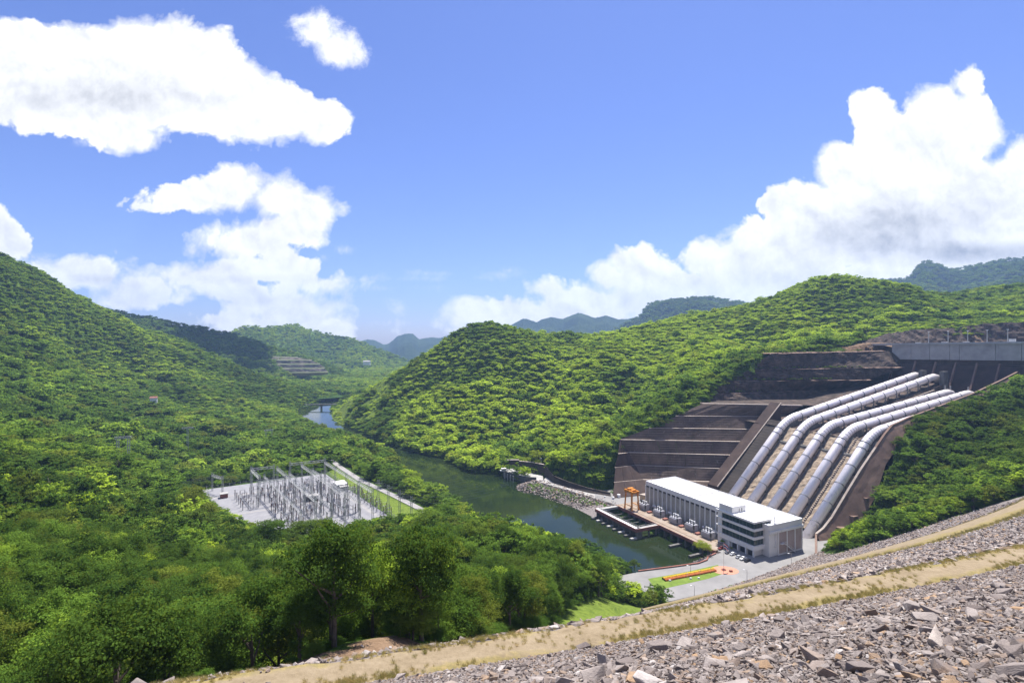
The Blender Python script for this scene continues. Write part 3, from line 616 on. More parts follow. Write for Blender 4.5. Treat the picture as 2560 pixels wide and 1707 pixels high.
def trunk_mb(cc, seed, limbs=5, hi=True):
    r = random.Random(seed); mb = MB(); top = .62; lean = (r.uniform(-.03, .03), r.uniform(-.03, .03))
    mb.tube([(0, 0, -.06), (lean[0] * .4, lean[1] * .4, .25), (lean[0], lean[1], top)], [.026, .019, .009], 6 if hi else 4)
    for k in r.sample(range(len(cc)), min(limbs, len(cc))):
        c = cc[k]; h = r.uniform(.25, .5); mb.tube([(lean[0] * h, lean[1] * h, h), tuple(np.array([lean[0] * h, lean[1] * h, h]) * .45 + np.array(c) * .55 - np.array([0, 0, .02])), tuple(c)], [.012, .008, .003], 4, cap=False)
    return mb
KINDS_ = ['round', 'tall', 'flat', 'feather', 'bush', 'round', 'vine', 'feather']
LOD = {0: (13000, .0230), 1: (1900, .056), 2: (280, .15)}
PROTO = {}; CROWN = {}; TRUNK = {}
def proto_col(lod):
    col = bpy.data.collections.new('tree_kinds')
    for i, kd in enumerate(KINDS_):
        n, s = LOD[lod]; v, f, lv, cc, cr = crown(kd, n, s, 100 + i)
        tb = trunk_mb(cc, i, 4 if lod < 2 else 0, lod == 0)
        fv = len(tb.v); tv = np.array(tb.v)
        me = bpy.data.meshes.new('tree'); allv = np.r_[tv, v]
        me.from_pydata([tuple(q) for q in allv], [], tb.f + [tuple(q) for q in (f + fv)])
        me.materials.append(M['leaf']); me.materials.append(M['trunk'])
        me.polygons.foreach_set('material_index', np.r_[np.ones(len(tb.f), np.int32), np.zeros(len(f), np.int32)])
        fattr(me, 'lv', np.r_[np.zeros(fv), lv]); me.update()
        o = bpy.data.objects.new('tree_kind_%s' % 'abcdefgh'[i], me); col.objects.link(o)
        if lod == 0:
            cm = npmesh('crown', v, f, [M['leaf']]); fattr(cm, 'lv', lv); CROWN[i] = cm
            tm = bpy.data.meshes.new('trunk'); tm.from_pydata(tb.v, [], tb.f); tm.materials.append(M['trunk']); TRUNK[i] = tm
    PROTO[lod] = col
for L in (0, 1, 2): proto_col(L)

def gn_tree(name):
    ng = bpy.data.node_groups.new(name, 'GeometryNodeTree')
    ng.interface.new_socket('Geometry', in_out='INPUT', socket_type='NodeSocketGeometry'); ng.interface.new_socket('Geometry', in_out='OUTPUT', socket_type='NodeSocketGeometry')
    return ng
def scatter(name, P, rot, scl, idx, tint, col, label, parent=None):
    """one 'stuff' object: every point carries one of the collection's meshes"""
    me = bpy.data.meshes.new(name); n = len(P)
    me.vertices.add(n); me.vertices.foreach_set('co', np.asarray(P, np.float32).ravel())
    for nm, val in (('rot', rot), ('scl', scl)):
        a = me.attributes.new(nm, 'FLOAT_VECTOR', 'POINT'); a.data.foreach_set('vector', np.asarray(val, np.float32).ravel())
    a = me.attributes.new('idx', 'INT', 'POINT'); a.data.foreach_set('value', np.asarray(idx, np.int32))
    fattr(me, 'tint', tint); me.update()
    o = link(bpy.data.objects.new(name, me), parent); tag(o, label, kind='stuff')
    ng = gn_tree(name); N = ng.nodes
    gi = N.new('NodeGroupInput'); go = N.new('NodeGroupOutput'); ip = N.new('GeometryNodeInstanceOnPoints'); ci = N.new('GeometryNodeCollectionInfo')
    ci.inputs['Collection'].default_value = col; ci.inputs['Separate Children'].default_value = True; ci.inputs['Reset Children'].default_value = True
    def na(nm, ty):
        q = N.new('GeometryNodeInputNamedAttribute'); q.data_type = ty; q.inputs['Name'].default_value = nm
        return next(s for s in q.outputs if s.enabled and s.name == 'Attribute')
    Lk = ng.links.new
    Lk(gi.outputs[0], ip.inputs['Points']); Lk(ci.outputs[0], ip.inputs['Instance']); ip.inputs['Pick Instance'].default_value = True
    Lk(na('idx', 'INT'), ip.inputs['Instance Index'])
    e = N.new('FunctionNodeEulerToRotation'); Lk(na('rot', 'FLOAT_VECTOR'), e.inputs[0]); Lk(e.outputs[0], ip.inputs['Rotation'])
    Lk(na('scl', 'FLOAT_VECTOR'), ip.inputs['Scale']); Lk(ip.outputs[0], go.inputs[0])
    md = o.modifiers.new('scatter', 'NODES'); md.node_group = ng
    return o

# ------------------------------------------------------------------ trees: where they stand
def jgrid(x0, x1, y0, y1, sp, rng):
    x, y = np.meshgrid(np.arange(x0, x1, sp), np.arange(y0, y1, sp)); x = x + (np.arange(x.shape[0]) % 2)[:, None] * sp / 2
    return (x + rng.uniform(-.45, .45, x.shape) * sp).ravel(), (y + rng.uniform(-.45, .45, x.shape) * sp).ravel()
# horizon profile of the terrain for leaving out trees that nothing shows
AZ = np.linspace(-1.6, 1.6, 641)
DD = np.concatenate([np.arange(30, 560, 6.), np.arange(560, 1330, 12.)])
_q, _d = np.meshgrid(AZ, DD, indexing='ij'); _z = samp((_q * _d).ravel(), _d.ravel()).reshape(_q.shape)
_s = (_z - CZ) / _d; CM = np.maximum.accumulate(_s, 1)
def visible(x, y, ztop, margin=.008):
    q = x / y; i = np.clip(np.searchsorted(AZ, q), 0, len(AZ) - 1); j = np.clip(np.searchsorted(DD, y - 12) - 1, 0, len(DD) - 1)
    return (ztop - CZ) / y > CM[i, j] - margin
def trees_ok(x, y, pad=0.):
    ok = sdist(x, y, WATER) > 1.5
    ok &= sdist(x, y, YARD) > 3; ok &= sdist(x, y, PIT) > 1.; ok &= sdist(x, y, SUB) > 5; ok &= pdist(x, y, SROAD) > 6.5; ok &= sdist(x, y, GRASS) > 3
    ok &= pdist(x, y, PROM) > 9; ok &= sdist(x, y, DIRTP) > 3; ok &= sdist(x, y, ROCKS) > 2; ok &= pdist(x, y, JWALL) > 4.8
    ok &= sdist(x, y, DAMP) > 2.; ok &= P1p(x, y); ok &= GR2p(x, y)
    ok &= (pdist(x, y, [(-62, 146), (-57, 134), (-46, 106)]) > 4.2)
    ok &= sdist(x, y, BEHIND) > 0
    return ok
BEHIND = [(330, 545), (389, 537), (467, 375), (640, 380), (640, 590), (560, 600), (470, 603), (420, 595), (370, 560)]
def P1p(x, y): return pdist(x, y, [(-24, 38), (-19, 42), (-21, 50)]) > 5
def GR2p(x, y): return pdist(x, y, [cz(1440, 150)[:2], cz(1500, 172)[:2], cz(1600, 216)[:2]]) > 9
T = []
rg = np.random.default_rng(21)
for (x0, x1, y0, y1, sp) in [(-330, 330, 30, 200, 5.6), (-330, 330, 200, 330, 5.2), (-700, 800, 330, 700, 5.7), (-1150, 1300, 700, 1320, 5.8), (-700, -330, 60, 330, 6.5), (330, 660, 60, 330, 6.5)]:
    x, y = jgrid(x0, x1, y0, y1, sp, rg)
    k = (np.abs(x) < 1.25 * y + 60) & (y > 50); x, y = x[k], y[k]
    k = trees_ok(x, y); x, y = x[k], y[k]
    z = samp(x, y)
    T.append(np.stack([x, y, z, np.full(len(x), sp)], 1))
T = np.concatenate(T); x, y, z, sp = T.T
left = x < -.25 * y + 20; mound = (x > 150) & (y < 420) & ~left; centre = ~left & ~mound
h = np.where(y < 330, rg.uniform(7, 12.5, len(x)), np.where(y < 700, rg.uniform(6.5, 11.5, len(x)), rg.uniform(4.4, 8.4, len(x))))
h = h * np.where(y > 560, .82, 1.) * np.exp(rg.normal(0, .24, len(x))) * (1 + .25 * fbm(x, y, 55, 91, 2))
h = np.where((y < 210) & ~mound, rg.uniform(8.5, 17.5, len(x)), h)
h = np.where(mound, rg.uniform(6.5, 13., len(x)), h)
rimd = np.abs(sdist(x, y, PIT)); h = np.where(rimd < 14, np.minimum(h, rg.uniform(3.5, 6.5, len(x))), h)
h = np.where(sdist(x, y, SUB) < 18, np.minimum(h, rg.uniform(5, 9, len(x))), h)
sb_ = sdist(x, y, SUB); h = np.where((sb_ < 42) & (y < 420) & (x < -90), np.minimum(h, rg.uniform(4.5, 7.5, len(x))), h)
ds = sdist(x, y, DAMP); h = np.where((ds < 10) & (y > 100), h * .85, h)
grassy = spur(x, y) > .4      # the grass spur of the centre hill
h = np.where(grassy & (rg.random(len(x)) < .8), h * .38, h)
rubz = pdist(x, y, [(410, 600), (480, 630), (560, 630), (620, 610)]); h = np.where(rubz < 40, np.minimum(h, 4.5), h)
k = visible(x, y, z + h) & ~(grassy & (rg.random(len(x)) < .72)) & ~((rubz < 30) & (rg.random(len(x)) < .7)) & (rg.random(len(x)) < np.where((y < 250) & ~mound, .92, .95))

cl = fbm(x, y, 60, 3, 3); cl2 = fbm(x, y, 230, 8, 2)
tint = np.where(left, .44 + .34 * cl2, np.where(centre, .80 + .32 * cl2, .36 + .25 * cl2)) + .55 * cl + rg.normal(0, .13, len(x))
tint = np.where((y < 300) & ~mound, .16 + .36 * cl + rg.normal(.06, .33, len(x)), tint)  # near leaves coloured darker, standing in for the heavy shadow there
tint = np.where((y < 230) & ~mound, tint - .16 * sstep(230, 110, y), tint)
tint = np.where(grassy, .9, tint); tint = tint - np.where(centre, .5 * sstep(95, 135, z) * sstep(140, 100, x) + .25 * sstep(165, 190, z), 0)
dk = rg.random(len(x)) < np.where(centre, .07, np.where((y < 240) & ~mound, .27, .13)) + .25 * sstep(.1, .5, fbm(x, y, 90, 55, 3)); tint = np.where(dk & ~grassy, tint * .3, tint)
tint = np.clip(tint, 0, 1)
kd = rg.choice(8, len(x), p=[.2, .1, .13, .17, .08, .17, .05, .10])
kd = np.where(h < 6.5, rg.choice([0, 4, 5, 3], len(x)), kd)
x, y, z, h, tint, kd = [a[k] for a in (x, y, z, h, tint, kd)]
dist = np.hypot(x, y)
rot = np.stack([rg.normal(0, .05, len(x)), rg.normal(0, .05, len(x)), rg.uniform(0, 6.28, len(x))], 1)
wid = np.where(y < 230, rg.uniform(.72, 1.08, len(x)), np.where(y < 560, rg.uniform(1.0, 1.65, len(x)), rg.uniform(1.2, 2.1, len(x)))) * np.where(h < 6.5, 1.35, 1.); scl = np.stack([h * wid, h * wid, h], 1)
# the 300 that show largest stand as trees of their own
inf = (np.abs(x) < .99 * y) & (z + h > CZ - .66 * y)
score = np.where(inf, h / dist, 0)
big_i = np.argsort(-score)[:300]; ind = np.zeros(len(x), bool); ind[big_i] = True
print('trees', len(x), 'individuals to', dist[big_i].max())
DESC = ['round leafy tree', 'tall narrow tree', 'flat topped spreading tree', 'feathery drooping tree', 'low bushy tree', 'dense round crowned tree', 'creeper draped tree', 'feathery bamboo like tree']
def tone(tv): return 'dark green' if tv < .25 else ('mid green' if tv < .5 else ('bright green' if tv < .75 else 'yellow green'))
def size(hh, zz): return 'short' if hh < 8.5 else ('medium' if hh < 12 else 'towering')
LM = [('by the bare soil mound', (-12, 62)), ('at the end of the berm track', (-26, 45)), ('on the slope above the berm track end', (-55, 62)), ('high on the near slope', (-90, 90)), ('by the hillside footpath', (-56, 142)), ('above the footpath', (-85, 150)), ('between footpath and switchyard', (-95, 215)), ('near the switchyard gravel', (-150, 320)),
      ('below the berm track', (8, 92)), ('along the dam foot', (22, 125)), ('by the grass patch at the dam foot', (30, 165)), ('behind the grass patch', (20, 205)), ('mid slope facing the river', (-15, 160)), ('by the river cove', (55, 270)), ('on the river bank', (10, 290)), ('on the slope below the switchyard', (-40, 250)), ('at the yard edge', (60, 245)),
      ('beside the outer trench wall', tuple(WL(114, 100)[:2])), ('at the trench wall foot', tuple(WL(114, 62)[:2])), ('high beside the penstocks', tuple(WL(112, 190)[:2])), ('on the mound above the lower dam track', (230, 275)), ('on the mound top', (290, 330)), ('below the intake deck', tuple(WL(112, 290)[:2]))]
def region(px_, py_, d): return min(LM, key=lambda q: math.hypot(q[1][0] - px_, q[1][1] - py_))[0]
for i in big_i:
    d = dist[i]; o = empty('tree', (x[i], y[i], z[i]), rot[i, 2], '%s %s %s %s' % (size(h[i], z[i]), tone(tint[i]), DESC[kd[i]], region(x[i], y[i], d)), 'tree', '%ss %s' % (DESC[kd[i]], region(x[i], y[i], d)))
    o.scale = scl[i]; o['tint'] = float(tint[i])
    for nm, me in (('trunk', TRUNK[kd[i]]), ('crown', CROWN[kd[i]])):
        c = bpy.data.objects.new(nm, me); link(c, o); c['tint'] = float(tint[i])
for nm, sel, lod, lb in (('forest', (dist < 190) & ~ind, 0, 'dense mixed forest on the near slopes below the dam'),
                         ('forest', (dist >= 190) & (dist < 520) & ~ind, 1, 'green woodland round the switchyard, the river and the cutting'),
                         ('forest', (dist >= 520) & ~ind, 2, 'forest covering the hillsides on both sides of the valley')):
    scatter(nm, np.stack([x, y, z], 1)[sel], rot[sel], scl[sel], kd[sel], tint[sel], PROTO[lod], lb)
# undergrowth fills the gaps under the near trees
ux, uy = jgrid(-330, 330, 30, 430, 2.9, rg); kk = (np.abs(ux) < 1.2 * uy + 50) & trees_ok(ux, uy); ux, uy = ux[kk], uy[kk]; uz = samp(ux, uy); uh = rg.uniform(1.5, 4.6, len(ux)); nr_ = np.hypot(ux, uy) < 160; uh = np.where(nr_, uh * .5, uh); uh = np.where((sdist(ux, uy, DAMP) < 7) & (uy < 140), uh * 2.2, uh)
rx_, ry_ = [], []
for (x0_, y0_), (x1_, y1_) in zip(PIT[:12], PIT[1:13]):
    for q in np.arange(0, math.dist((x0_, y0_), (x1_, y1_)), 1.6):
        w_ = q / math.dist((x0_, y0_), (x1_, y1_)); rx_.append(x0_ + (x1_ - x0_) * w_ + rg.normal(-2, 2.2)); ry_.append(y0_ + (y1_ - y0_) * w_ + rg.normal(0, 2.))
rx_, ry_ = np.array(rx_), np.array(ry_); rz_ = np.maximum.reduce([samp(rx_ - o_, ry_ + 1) for o_ in (0, 4, 8)]) - 2.5
ux, uy, uz, uh = np.r_[ux, rx_], np.r_[uy, ry_], np.r_[uz, rz_], np.r_[uh, rg.uniform(3., 5.5, len(rx_))]
kk = visible(ux, uy, uz + 6, .03); UX = ux[kk], uy[kk], uz[kk], uh[kk]; UD = np.hypot(UX[0], UX[1])
for sel_, lod_ in ((UD < 150, 0), (UD >= 150, 1)):
    ux, uy, uz, uh = [q[sel_] for q in UX]; n = len(ux)
    scatter('undergrowth', np.stack([ux, uy, uz - .2], 1), np.stack([np.zeros(n), np.zeros(n), rg.uniform(0, 6.28, n)], 1), np.stack([uh * 1.7, uh * 1.7, uh], 1), rg.choice([4, 0, 3], n), np.clip(np.where((uy < 230) & (ux < 100), .10, .3) + .3 * fbm(ux, uy, 40, 4) + rg.normal(0, .15, n), 0, 1), PROTO[lod_], 'low shrubs and saplings under the trees')
vx, vy = jgrid(-1150, 1300, 430, 1320, 4.8, rg); kk = (np.abs(vx) < 1.05 * vy + 20) & trees_ok(vx, vy); kk &= (spur(vx, vy) < .4) | (rg.random(len(vx)) < .15); vx, vy = vx[kk], vy[kk]; vz = samp(vx, vy); kk = visible(vx, vy, vz + 4); vx, vy, vz = vx[kk], vy[kk], vz[kk]; n = len(vx); vh = rg.uniform(2.2, 5.2, n)
scatter('undergrowth', np.stack([vx, vy, vz - .2], 1), np.stack([np.zeros(n), np.zeros(n), rg.uniform(0, 6.28, n)], 1), np.stack([vh * 1.8, vh * 1.8, vh], 1), rg.choice([4, 0], n), np.clip(np.where(spur(vx, vy) > .4, .95, np.where(vx < -.25 * vy, .48, .60) + .4 * fbm(vx, vy, 70, 4)) + rg.normal(0, .12, n), 0, 1), PROTO[2], 'shrubs between the trees on the far slopes')
def farforest(surf, sp, hh, tmean, label, lim=16000):
    o, gx, gy, gz = surf; h_, w_ = gx.shape
    # area-weighted samples on the camera side of the hill
    a = gx[:-1, :-1], gy[:-1, :-1], gz[:-1, :-1]
    p00 = np.stack([gx[:-1, :-1], gy[:-1, :-1], gz[:-1, :-1]], -1); p10 = np.stack([gx[:-1, 1:], gy[:-1, 1:], gz[:-1, 1:]], -1); p01 = np.stack([gx[1:, :-1], gy[1:, :-1], gz[1:, :-1]], -1)
    ar = np.linalg.norm(np.cross(p10 - p00, p01 - p00), axis=-1)
    ok = (np.linspace(-1, .35, h_)[:-1] < .06)[:, None] & (p00[..., 2] > 1) & (np.abs(p00[..., 0]) < 1.02 * p00[..., 1])
    vis = visible((p00[..., 0] / p00[..., 1] * 1320).ravel(), np.full(p00[..., 0].size, 1320.), (p00[..., 2].ravel() + hh - CZ) / p00[..., 1].ravel() * 1320 + CZ, .004).reshape(ok.shape)
    w = ar * (ok & vis); n = min(lim, int(w.sum() / sp ** 2)); 
    c = rg.choice(w.size, n, p=(w / w.sum()).ravel()); u1, u2 = rg.random(n)[:, None], rg.random(n)[:, None]
    P = p00.reshape(-1, 3)[c] * (1 - u1 - u2) + p10.reshape(-1, 3)[c] * u1 + p01.reshape(-1, 3)[c] * u2
    H = rg.uniform(.7, 1.3, n) * hh; tn = np.clip(tmean + .35 * fbm(P[:, 0], P[:, 1], 160, 4) + .25 * fbm(P[:, 0], P[:, 1], 45, 6) + rg.normal(0, .1, n), 0, 1)
    scatter('forest', P - np.array([0, 0, 1.]), np.stack([np.zeros(n), np.zeros(n), rg.uniform(0, 6.28, n)], 1), np.stack([H * 1.4, H * 1.4, H], 1), rg.choice([0, 4, 5, 2], n), tn, PROTO[2], label)
farforest(H2, 10, 11, .42, 'forest on the dark ridge behind the quarry', 9000)
farforest(H3, 14, 12, .62, 'forest on the sunlit hill closing the valley', 14000)
farforest(H8, 18, 16, .20, 'forest on the tall mountain behind the spillway deck', 8000)
farforest(H7b, 18, 16, .20, 'forest on the rounded mountain behind the centre ridge', 6000)
# ------------------------------------------------------------------ water, haze, yard
w = poly('river', [(-700, 220, -6), (260, 220, -6), (260, 1330, -6), (-700, 1330, -6)], M['water']); tag(w, 'dark green river winding between the wooded hills', kind='structure')
hz = MB().box(-6500, 6500, -120, 5900, -14, 640).build('haze', [], None)
hm, tr = material('haze_air'); vp = nod(tr, 'ShaderNodeVolumePrincipled', {'Color': (.40, .62, 1, 1), 'Density': 1.05e-4, 'Anisotropy': .25}); nod(tr, 'ShaderNodeOutputMaterial', {1: vp.outputs[0]})
hz.data.materials.clear(); hz.data.materials.append(hm); tag(hz, 'thin bluish haze filling the valley', kind='stuff')
gr = poly('ground', [(-16000, -3000, -16), (16000, -3000, -16), (16000, 16000, -16), (-16000, 16000, -16)], M['far']); tag(gr, 'forested land reaching to the horizon', kind='structure')
yd = poly('pavement', [(p[0], p[1], 0) for p in YARD], M['yard']); tag(yd, 'pale grey paved yard round the power station', kind='structure')

# ------------------------------------------------------------------ dam face, berm track, ramp track, rocks
s_ = np.concatenate([np.arange(-60, 140, 4.), np.arange(140, 420, 8.)]); n_ = np.concatenate([[-9, -2], np.arange(0, D1, 2), [D1, D1 + BW], np.arange(D1 + BW + 3, 214, 4), [212]])
SS, NN = np.meshgrid(s_, n_); an = TH + SS / RD; xx = CX + (RD - NN) * np.sin(an); yy = CYD - (RD - NN) * np.cos(an)
zz = dam_prof(np.maximum(NN, 0)) - .12 + fbm(xx, yy, 5, 9, 3) * .25 * ((NN < D1 - 1) | (NN > D1 + BW + 1)) - (NN < -5) * 3
dam = link(bpy.data.objects.new('dam_embankment', gridmesh('dam_embankment', xx, yy, zz, M['rubble']))); tag(dam, 'grey rockfill face of the dam sloping down to the power station', kind='structure')
def strip(name, cl, w, dz, mt, label, nseg=1, surf=None, wob=.35):
    """draped strip along (s, n) stations of the dam face"""
    v = []; f = []; ev = []; K_ = 8; rr = random.Random(5)
    for i, (s, n, *w_) in enumerate(cl):
        w = w_[0] if w_ else w
        a, b = rr.uniform(-wob, wob), rr.uniform(-wob, wob)
        for k in range(K_ + 1):
            nn = n - w / 2 + a + (w - a + b) * k / K_; p = dam_pt(s, nn); v.append((p[0], p[1], p[2] + dz * min(1, 1.6 * min(k, K_ - k) / K_ * 4) - (.15 if k in (0, K_) else 0))); ev.append(abs(2 * k / K_ - 1))
    for i in range(len(cl) - 1):
        for k in range(K_): q = i * (K_ + 1) + k; f.append((q, q + 1, q + K_ + 2, q + K_ + 1))
    me = npmesh(name, v, f, [mt], True); fattr(me, 'edge', ev); o = link(bpy.data.objects.new(name, me)); tag(o, label, kind='structure'); return o
strip('dirt_track', [(s, D1 + BW / 2) for s in np.arange(-34, 330, 1.5)], BW + .5, .10, M['track'], 'pale dirt track along the upper berm of the dam')
RS = np.array([(100, 208, 10), (140, 197, 24), (170, 170, 34), (188, 150, 38), (203, 130, 32), (240, 118, 22), (290, 113, 14), (350, 109, 14)], float)
ss = np.arange(100, 350, 2.5); rn = np.interp(ss, RS[:, 0], RS[:, 1]); rw_ = np.interp(ss, RS[:, 0], RS[:, 2])
strip('dirt_track', list(zip(ss, rn, rw_)), 21, 1.5, M['track'], 'dusty track slanting down the lower dam face to the yard', wob=1.2)
def rock_mesh(seed):
    r = np.random.default_rng(seed); bm = bmesh.new(); k = r.integers(12, 22)
    p = r.uniform(-1, 1, (k, 3)) * np.array([1, r.uniform(.55, .85), r.uniform(.36, .72)]); p[:, 2] += p[:, 0] * r.uniform(-.2, .2)
    for q in p: bm.verts.new(q)
    res = bmesh.ops.convex_hull(bm, input=bm.verts)
    bmesh.ops.delete(bm, geom=[g_ for g_ in res['geom_interior'] if isinstance(g_, bmesh.types.BMVert)], context='VERTS')
    bmesh.ops.bevel(bm, geom=bm.edges[:], offset=.035, segments=1, affect='EDGES')
    me = bpy.data.meshes.new('rock'); bm.to_mesh(me); bm.free(); me.materials.append(M['rock']); return me
RM = [rock_mesh(k) for k in range(14)]; rcol = bpy.data.collections.new('rock_kinds')
for k, me in enumerate(RM): rcol.objects.link(bpy.data.objects.new('rock_kind_%s' % 'abcdefghijklmn'[k], me))
rr = np.random.default_rng(4)
def rocks(nlo, nhi, slo, shi, sp, size):
    s, n = jgrid(slo, shi, nlo, nhi, sp, rr); an = TH + s / RD
    return CX + (RD - n) * np.sin(an), CYD - (RD - n) * np.cos(an), n, s, size(len(s))
x1, y1, n1_, s1_, r1 = rocks(2, D1 - .3, -30, 165, .34, lambda k: .08 + .24 * rr.random(k) ** 2.4)
bigk = rr.random(len(x1)) < .010; r1 = np.where(bigk, rr.uniform(.4, .75, len(x1)), r1); r1 = np.where(rr.random(len(x1)) < .0012, rr.uniform(.5, .8, len(x1)), r1); r1 = r1 * np.where(n1_ > 34, .75, 1)
x2, y2, n2_, s2_, r2 = rocks(D1 + BW + .4, 211, -30, 330, 1.05, lambda k: .18 + .42 * rr.random(k) ** 2.4)
onr = (np.abs(n2_ - np.interp(s2_, ss, rn, left=-999, right=rn[-1])) < np.interp(s2_, ss, rw_) / 2 - .6); keep2 = ~onr & (y2 > 20)
x2, y2, n2_, r2 = x2[keep2], y2[keep2], n2_[keep2], r2[keep2]
x3, y3 = [], []
x0, y0, n0_, s0_, r0 = rocks(4, D1 - .1, -25, 80, .24, lambda k: .05 + .09 * rr.random(k))
rx, ry, rn_, rad = np.r_[x1, x2, x0], np.r_[y1, y2, y0], np.r_[n1_, n2_, n0_], np.r_[r1, r2, r0]
rz = dam_prof(rn_) + rad * .12
fr = (np.abs(rx) < 1.7 * ry + 30) & (ry > 4) & (rz < CZ - 4) & (rz > CZ - 1.1 * ry - 8); rx, ry, rz, rad, rn_ = [a[fr] for a in (rx, ry, rz, rad, rn_)]
n = len(rx); slope = math.atan(S1)
rot = np.stack([-slope * .8 + rr.normal(0, .22, n), rr.normal(0, .22, n), rr.uniform(-.9, .9, n) + .3 + np.where(rr.random(n) < .5, math.pi, 0)], 1)
scl = np.stack([rad * rr.uniform(.85, 1.35, n), rad * rr.uniform(.8, 1.1, n), rad * rr.uniform(.8, 1.2, n)], 1)
kd = rr.integers(0, 14, n); dd = np.hypot(rx, ry); infr = (np.abs(rx) < .98 * ry) & (rz > CZ - .65 * ry)
top = np.argsort(-np.where(infr, rad / dd, 0))[:300]; ind = np.zeros(n, bool); ind[top] = True
for i in top: inst(RM[kd[i]], 'rock', dam, (rx[i], ry[i], rz[i]), rot[i], scl[i])
scatter('rock_fill', np.stack([rx, ry, rz], 1)[~ind], rot[~ind], scl[~ind], kd[~ind], np.zeros((~ind).sum()), rcol, None, dam)
print('rocks', n)
# dry grass along the tracks
gv = []
gcol = bpy.data.collections.new('tuft_kinds')
for k in range(3):
    r = np.random.default_rng(50 + k); m_ = 46; a = r.uniform(0, 6.28, m_); rd = r.uniform(0, .5, m_); le = r.uniform(.5, 1, m_); ln = r.uniform(.1, .6, m_)
    b0 = np.stack([np.cos(a) * rd, np.sin(a) * rd, np.zeros(m_)], 1); tip = b0 + np.stack([np.cos(a + 1) * ln, np.sin(a + 1) * ln, le], 1); sd_ = np.stack([-np.sin(a), np.cos(a), 0 * a], 1) * .03
    v = np.stack([b0 - sd_, b0 + sd_, tip], 1).reshape(-1, 3); me = npmesh('tuft', v, np.arange(3 * m_).reshape(-1, 3), [M['leafdry']]); fattr(me, 'lv', np.repeat(r.random(m_), 3))
    gcol.objects.link(bpy.data.objects.new('tuft_kind_%s' % 'abc'[k], me))
gs = rr.uniform(-34, 200, 9000); side = rr.random(9000); gn_ = np.where(side < .45, D1 + .1 + rr.normal(0, .35, 9000), np.where(side < .78, D1 + BW + rr.normal(0, .4, 9000), D1 + rr.uniform(0, BW, 9000)))
dens_ = fbm(gs, gn_ * 4, 6, 3, 3); kp = (dens_ + rr.normal(0, .2, 9000) > -.05); gs, gn_ = gs[kp], gn_[kp]
rs_ = rr.uniform(RS[0, 0], ss[-1], 5000); rnn = np.interp(rs_, ss, rn) + np.where(rr.random(5000) < .5, -1, 1) * (np.interp(rs_, ss, rw_) / 2 + rr.normal(0, 2., 5000))
gs, gn_, big_ = np.r_[gs, rs_], np.r_[gn_, rnn], np.r_[np.ones(len(gs)), np.full(5000, 2.6)]
an = TH + gs / RD; gx, gy = CX + (RD - gn_) * np.sin(an), CYD - (RD - gn_) * np.cos(an); n = len(gx); gh = rr.uniform(.18, .5, n) * big_
tuf = scatter('dry_grass', np.stack([gx, gy, dam_prof(gn_) + .08], 1), np.stack([0 * gh, 0 * gh, rr.uniform(0, 6.28, n)], 1), np.stack([gh, gh, gh * .8], 1), rr.integers(0, 3, n), np.clip(.45 + .5 * fbm(gx, gy, 7, 4) + rr.normal(0, .15, n), 0, 1), gcol, 'dry yellow grass along the edges of the dam tracks')
# loose stones on the jetty bank, the river corner and the contact line of the forest
bx, by = jgrid(0, 90, 370, 485, 1.5, rr); k = (sdist(bx, by, ROCKS) < 0); bx, by = bx[k], by[k]; dP = pdist(bx, by, PROM); bz = np.maximum(-.4 - np.maximum(dP - 3, 0) * .38, -7)
cx_, cy_ = jgrid(84, 124, 286, 312, 1.2, rr); k = (sdist(cx_, cy_, YARD) > 0) & (sdist(cx_, cy_, YARD) < 9) & (cx_ > 95); cx_, cy_ = cx_[k], cy_[k]; cz_ = -.6 - sdist(cx_, cy_, YARD) * .6
lx, ly = [], []
for a, b in zip(CON[:-3], CON[1:-2]):
    L_ = math.dist(a, b)
    for q in np.arange(0, L_, .8): p = np.array(a) + (np.array(b) - np.array(a)) * q / L_; lx.append(p[0] + rr.normal(0, 1)); ly.append(p[1] + rr.normal(0, 1))
lx, ly = np.array(lx), np.array(ly); lz = np.maximum(samp(lx, ly), dam_z(lx, ly)) + .15
ax, ay, az = np.r_[bx, cx_, lx], np.r_[by, cy_, ly], np.r_[bz, cz_, lz]; n = len(ax); ar = np.r_[rr.uniform(.5, 1.15, len(bx)), rr.uniform(.5, 1.1, len(cx_)), rr.uniform(.08, .26, len(lx))]
scatter('rubble', np.stack([ax, ay, az], 1), rr.normal(0, .4, (n, 3)) + np.array([0, 0, 3]), np.stack([ar, ar, ar], 1), rr.integers(0, 14, n), np.zeros(n), rcol, 'loose grey stones on the banks and along the foot of the dam')
# ground under the jetty bank
v = []; f = []
for i, p in enumerate(PROM):
    q = [(PROM[min(i + 1, 4)][k] - PROM[max(i - 1, 0)][k]) for k in (0, 1)]
bank = poly('embankment', [(PROM[0][0], PROM[0][1], -.5), (PROM[2][0] - 2, PROM[2][1] - 1, -.5), (PROM[4][0], PROM[4][1], -.5), (57, 380, -7.5), (37, 396, -7.5), (14, 427, -7.5), (-4, 460, -7.5), (6, 482, -7.5)], M['rubble']); tag(bank, 'stone covered river bank below the promenade', kind='structure')
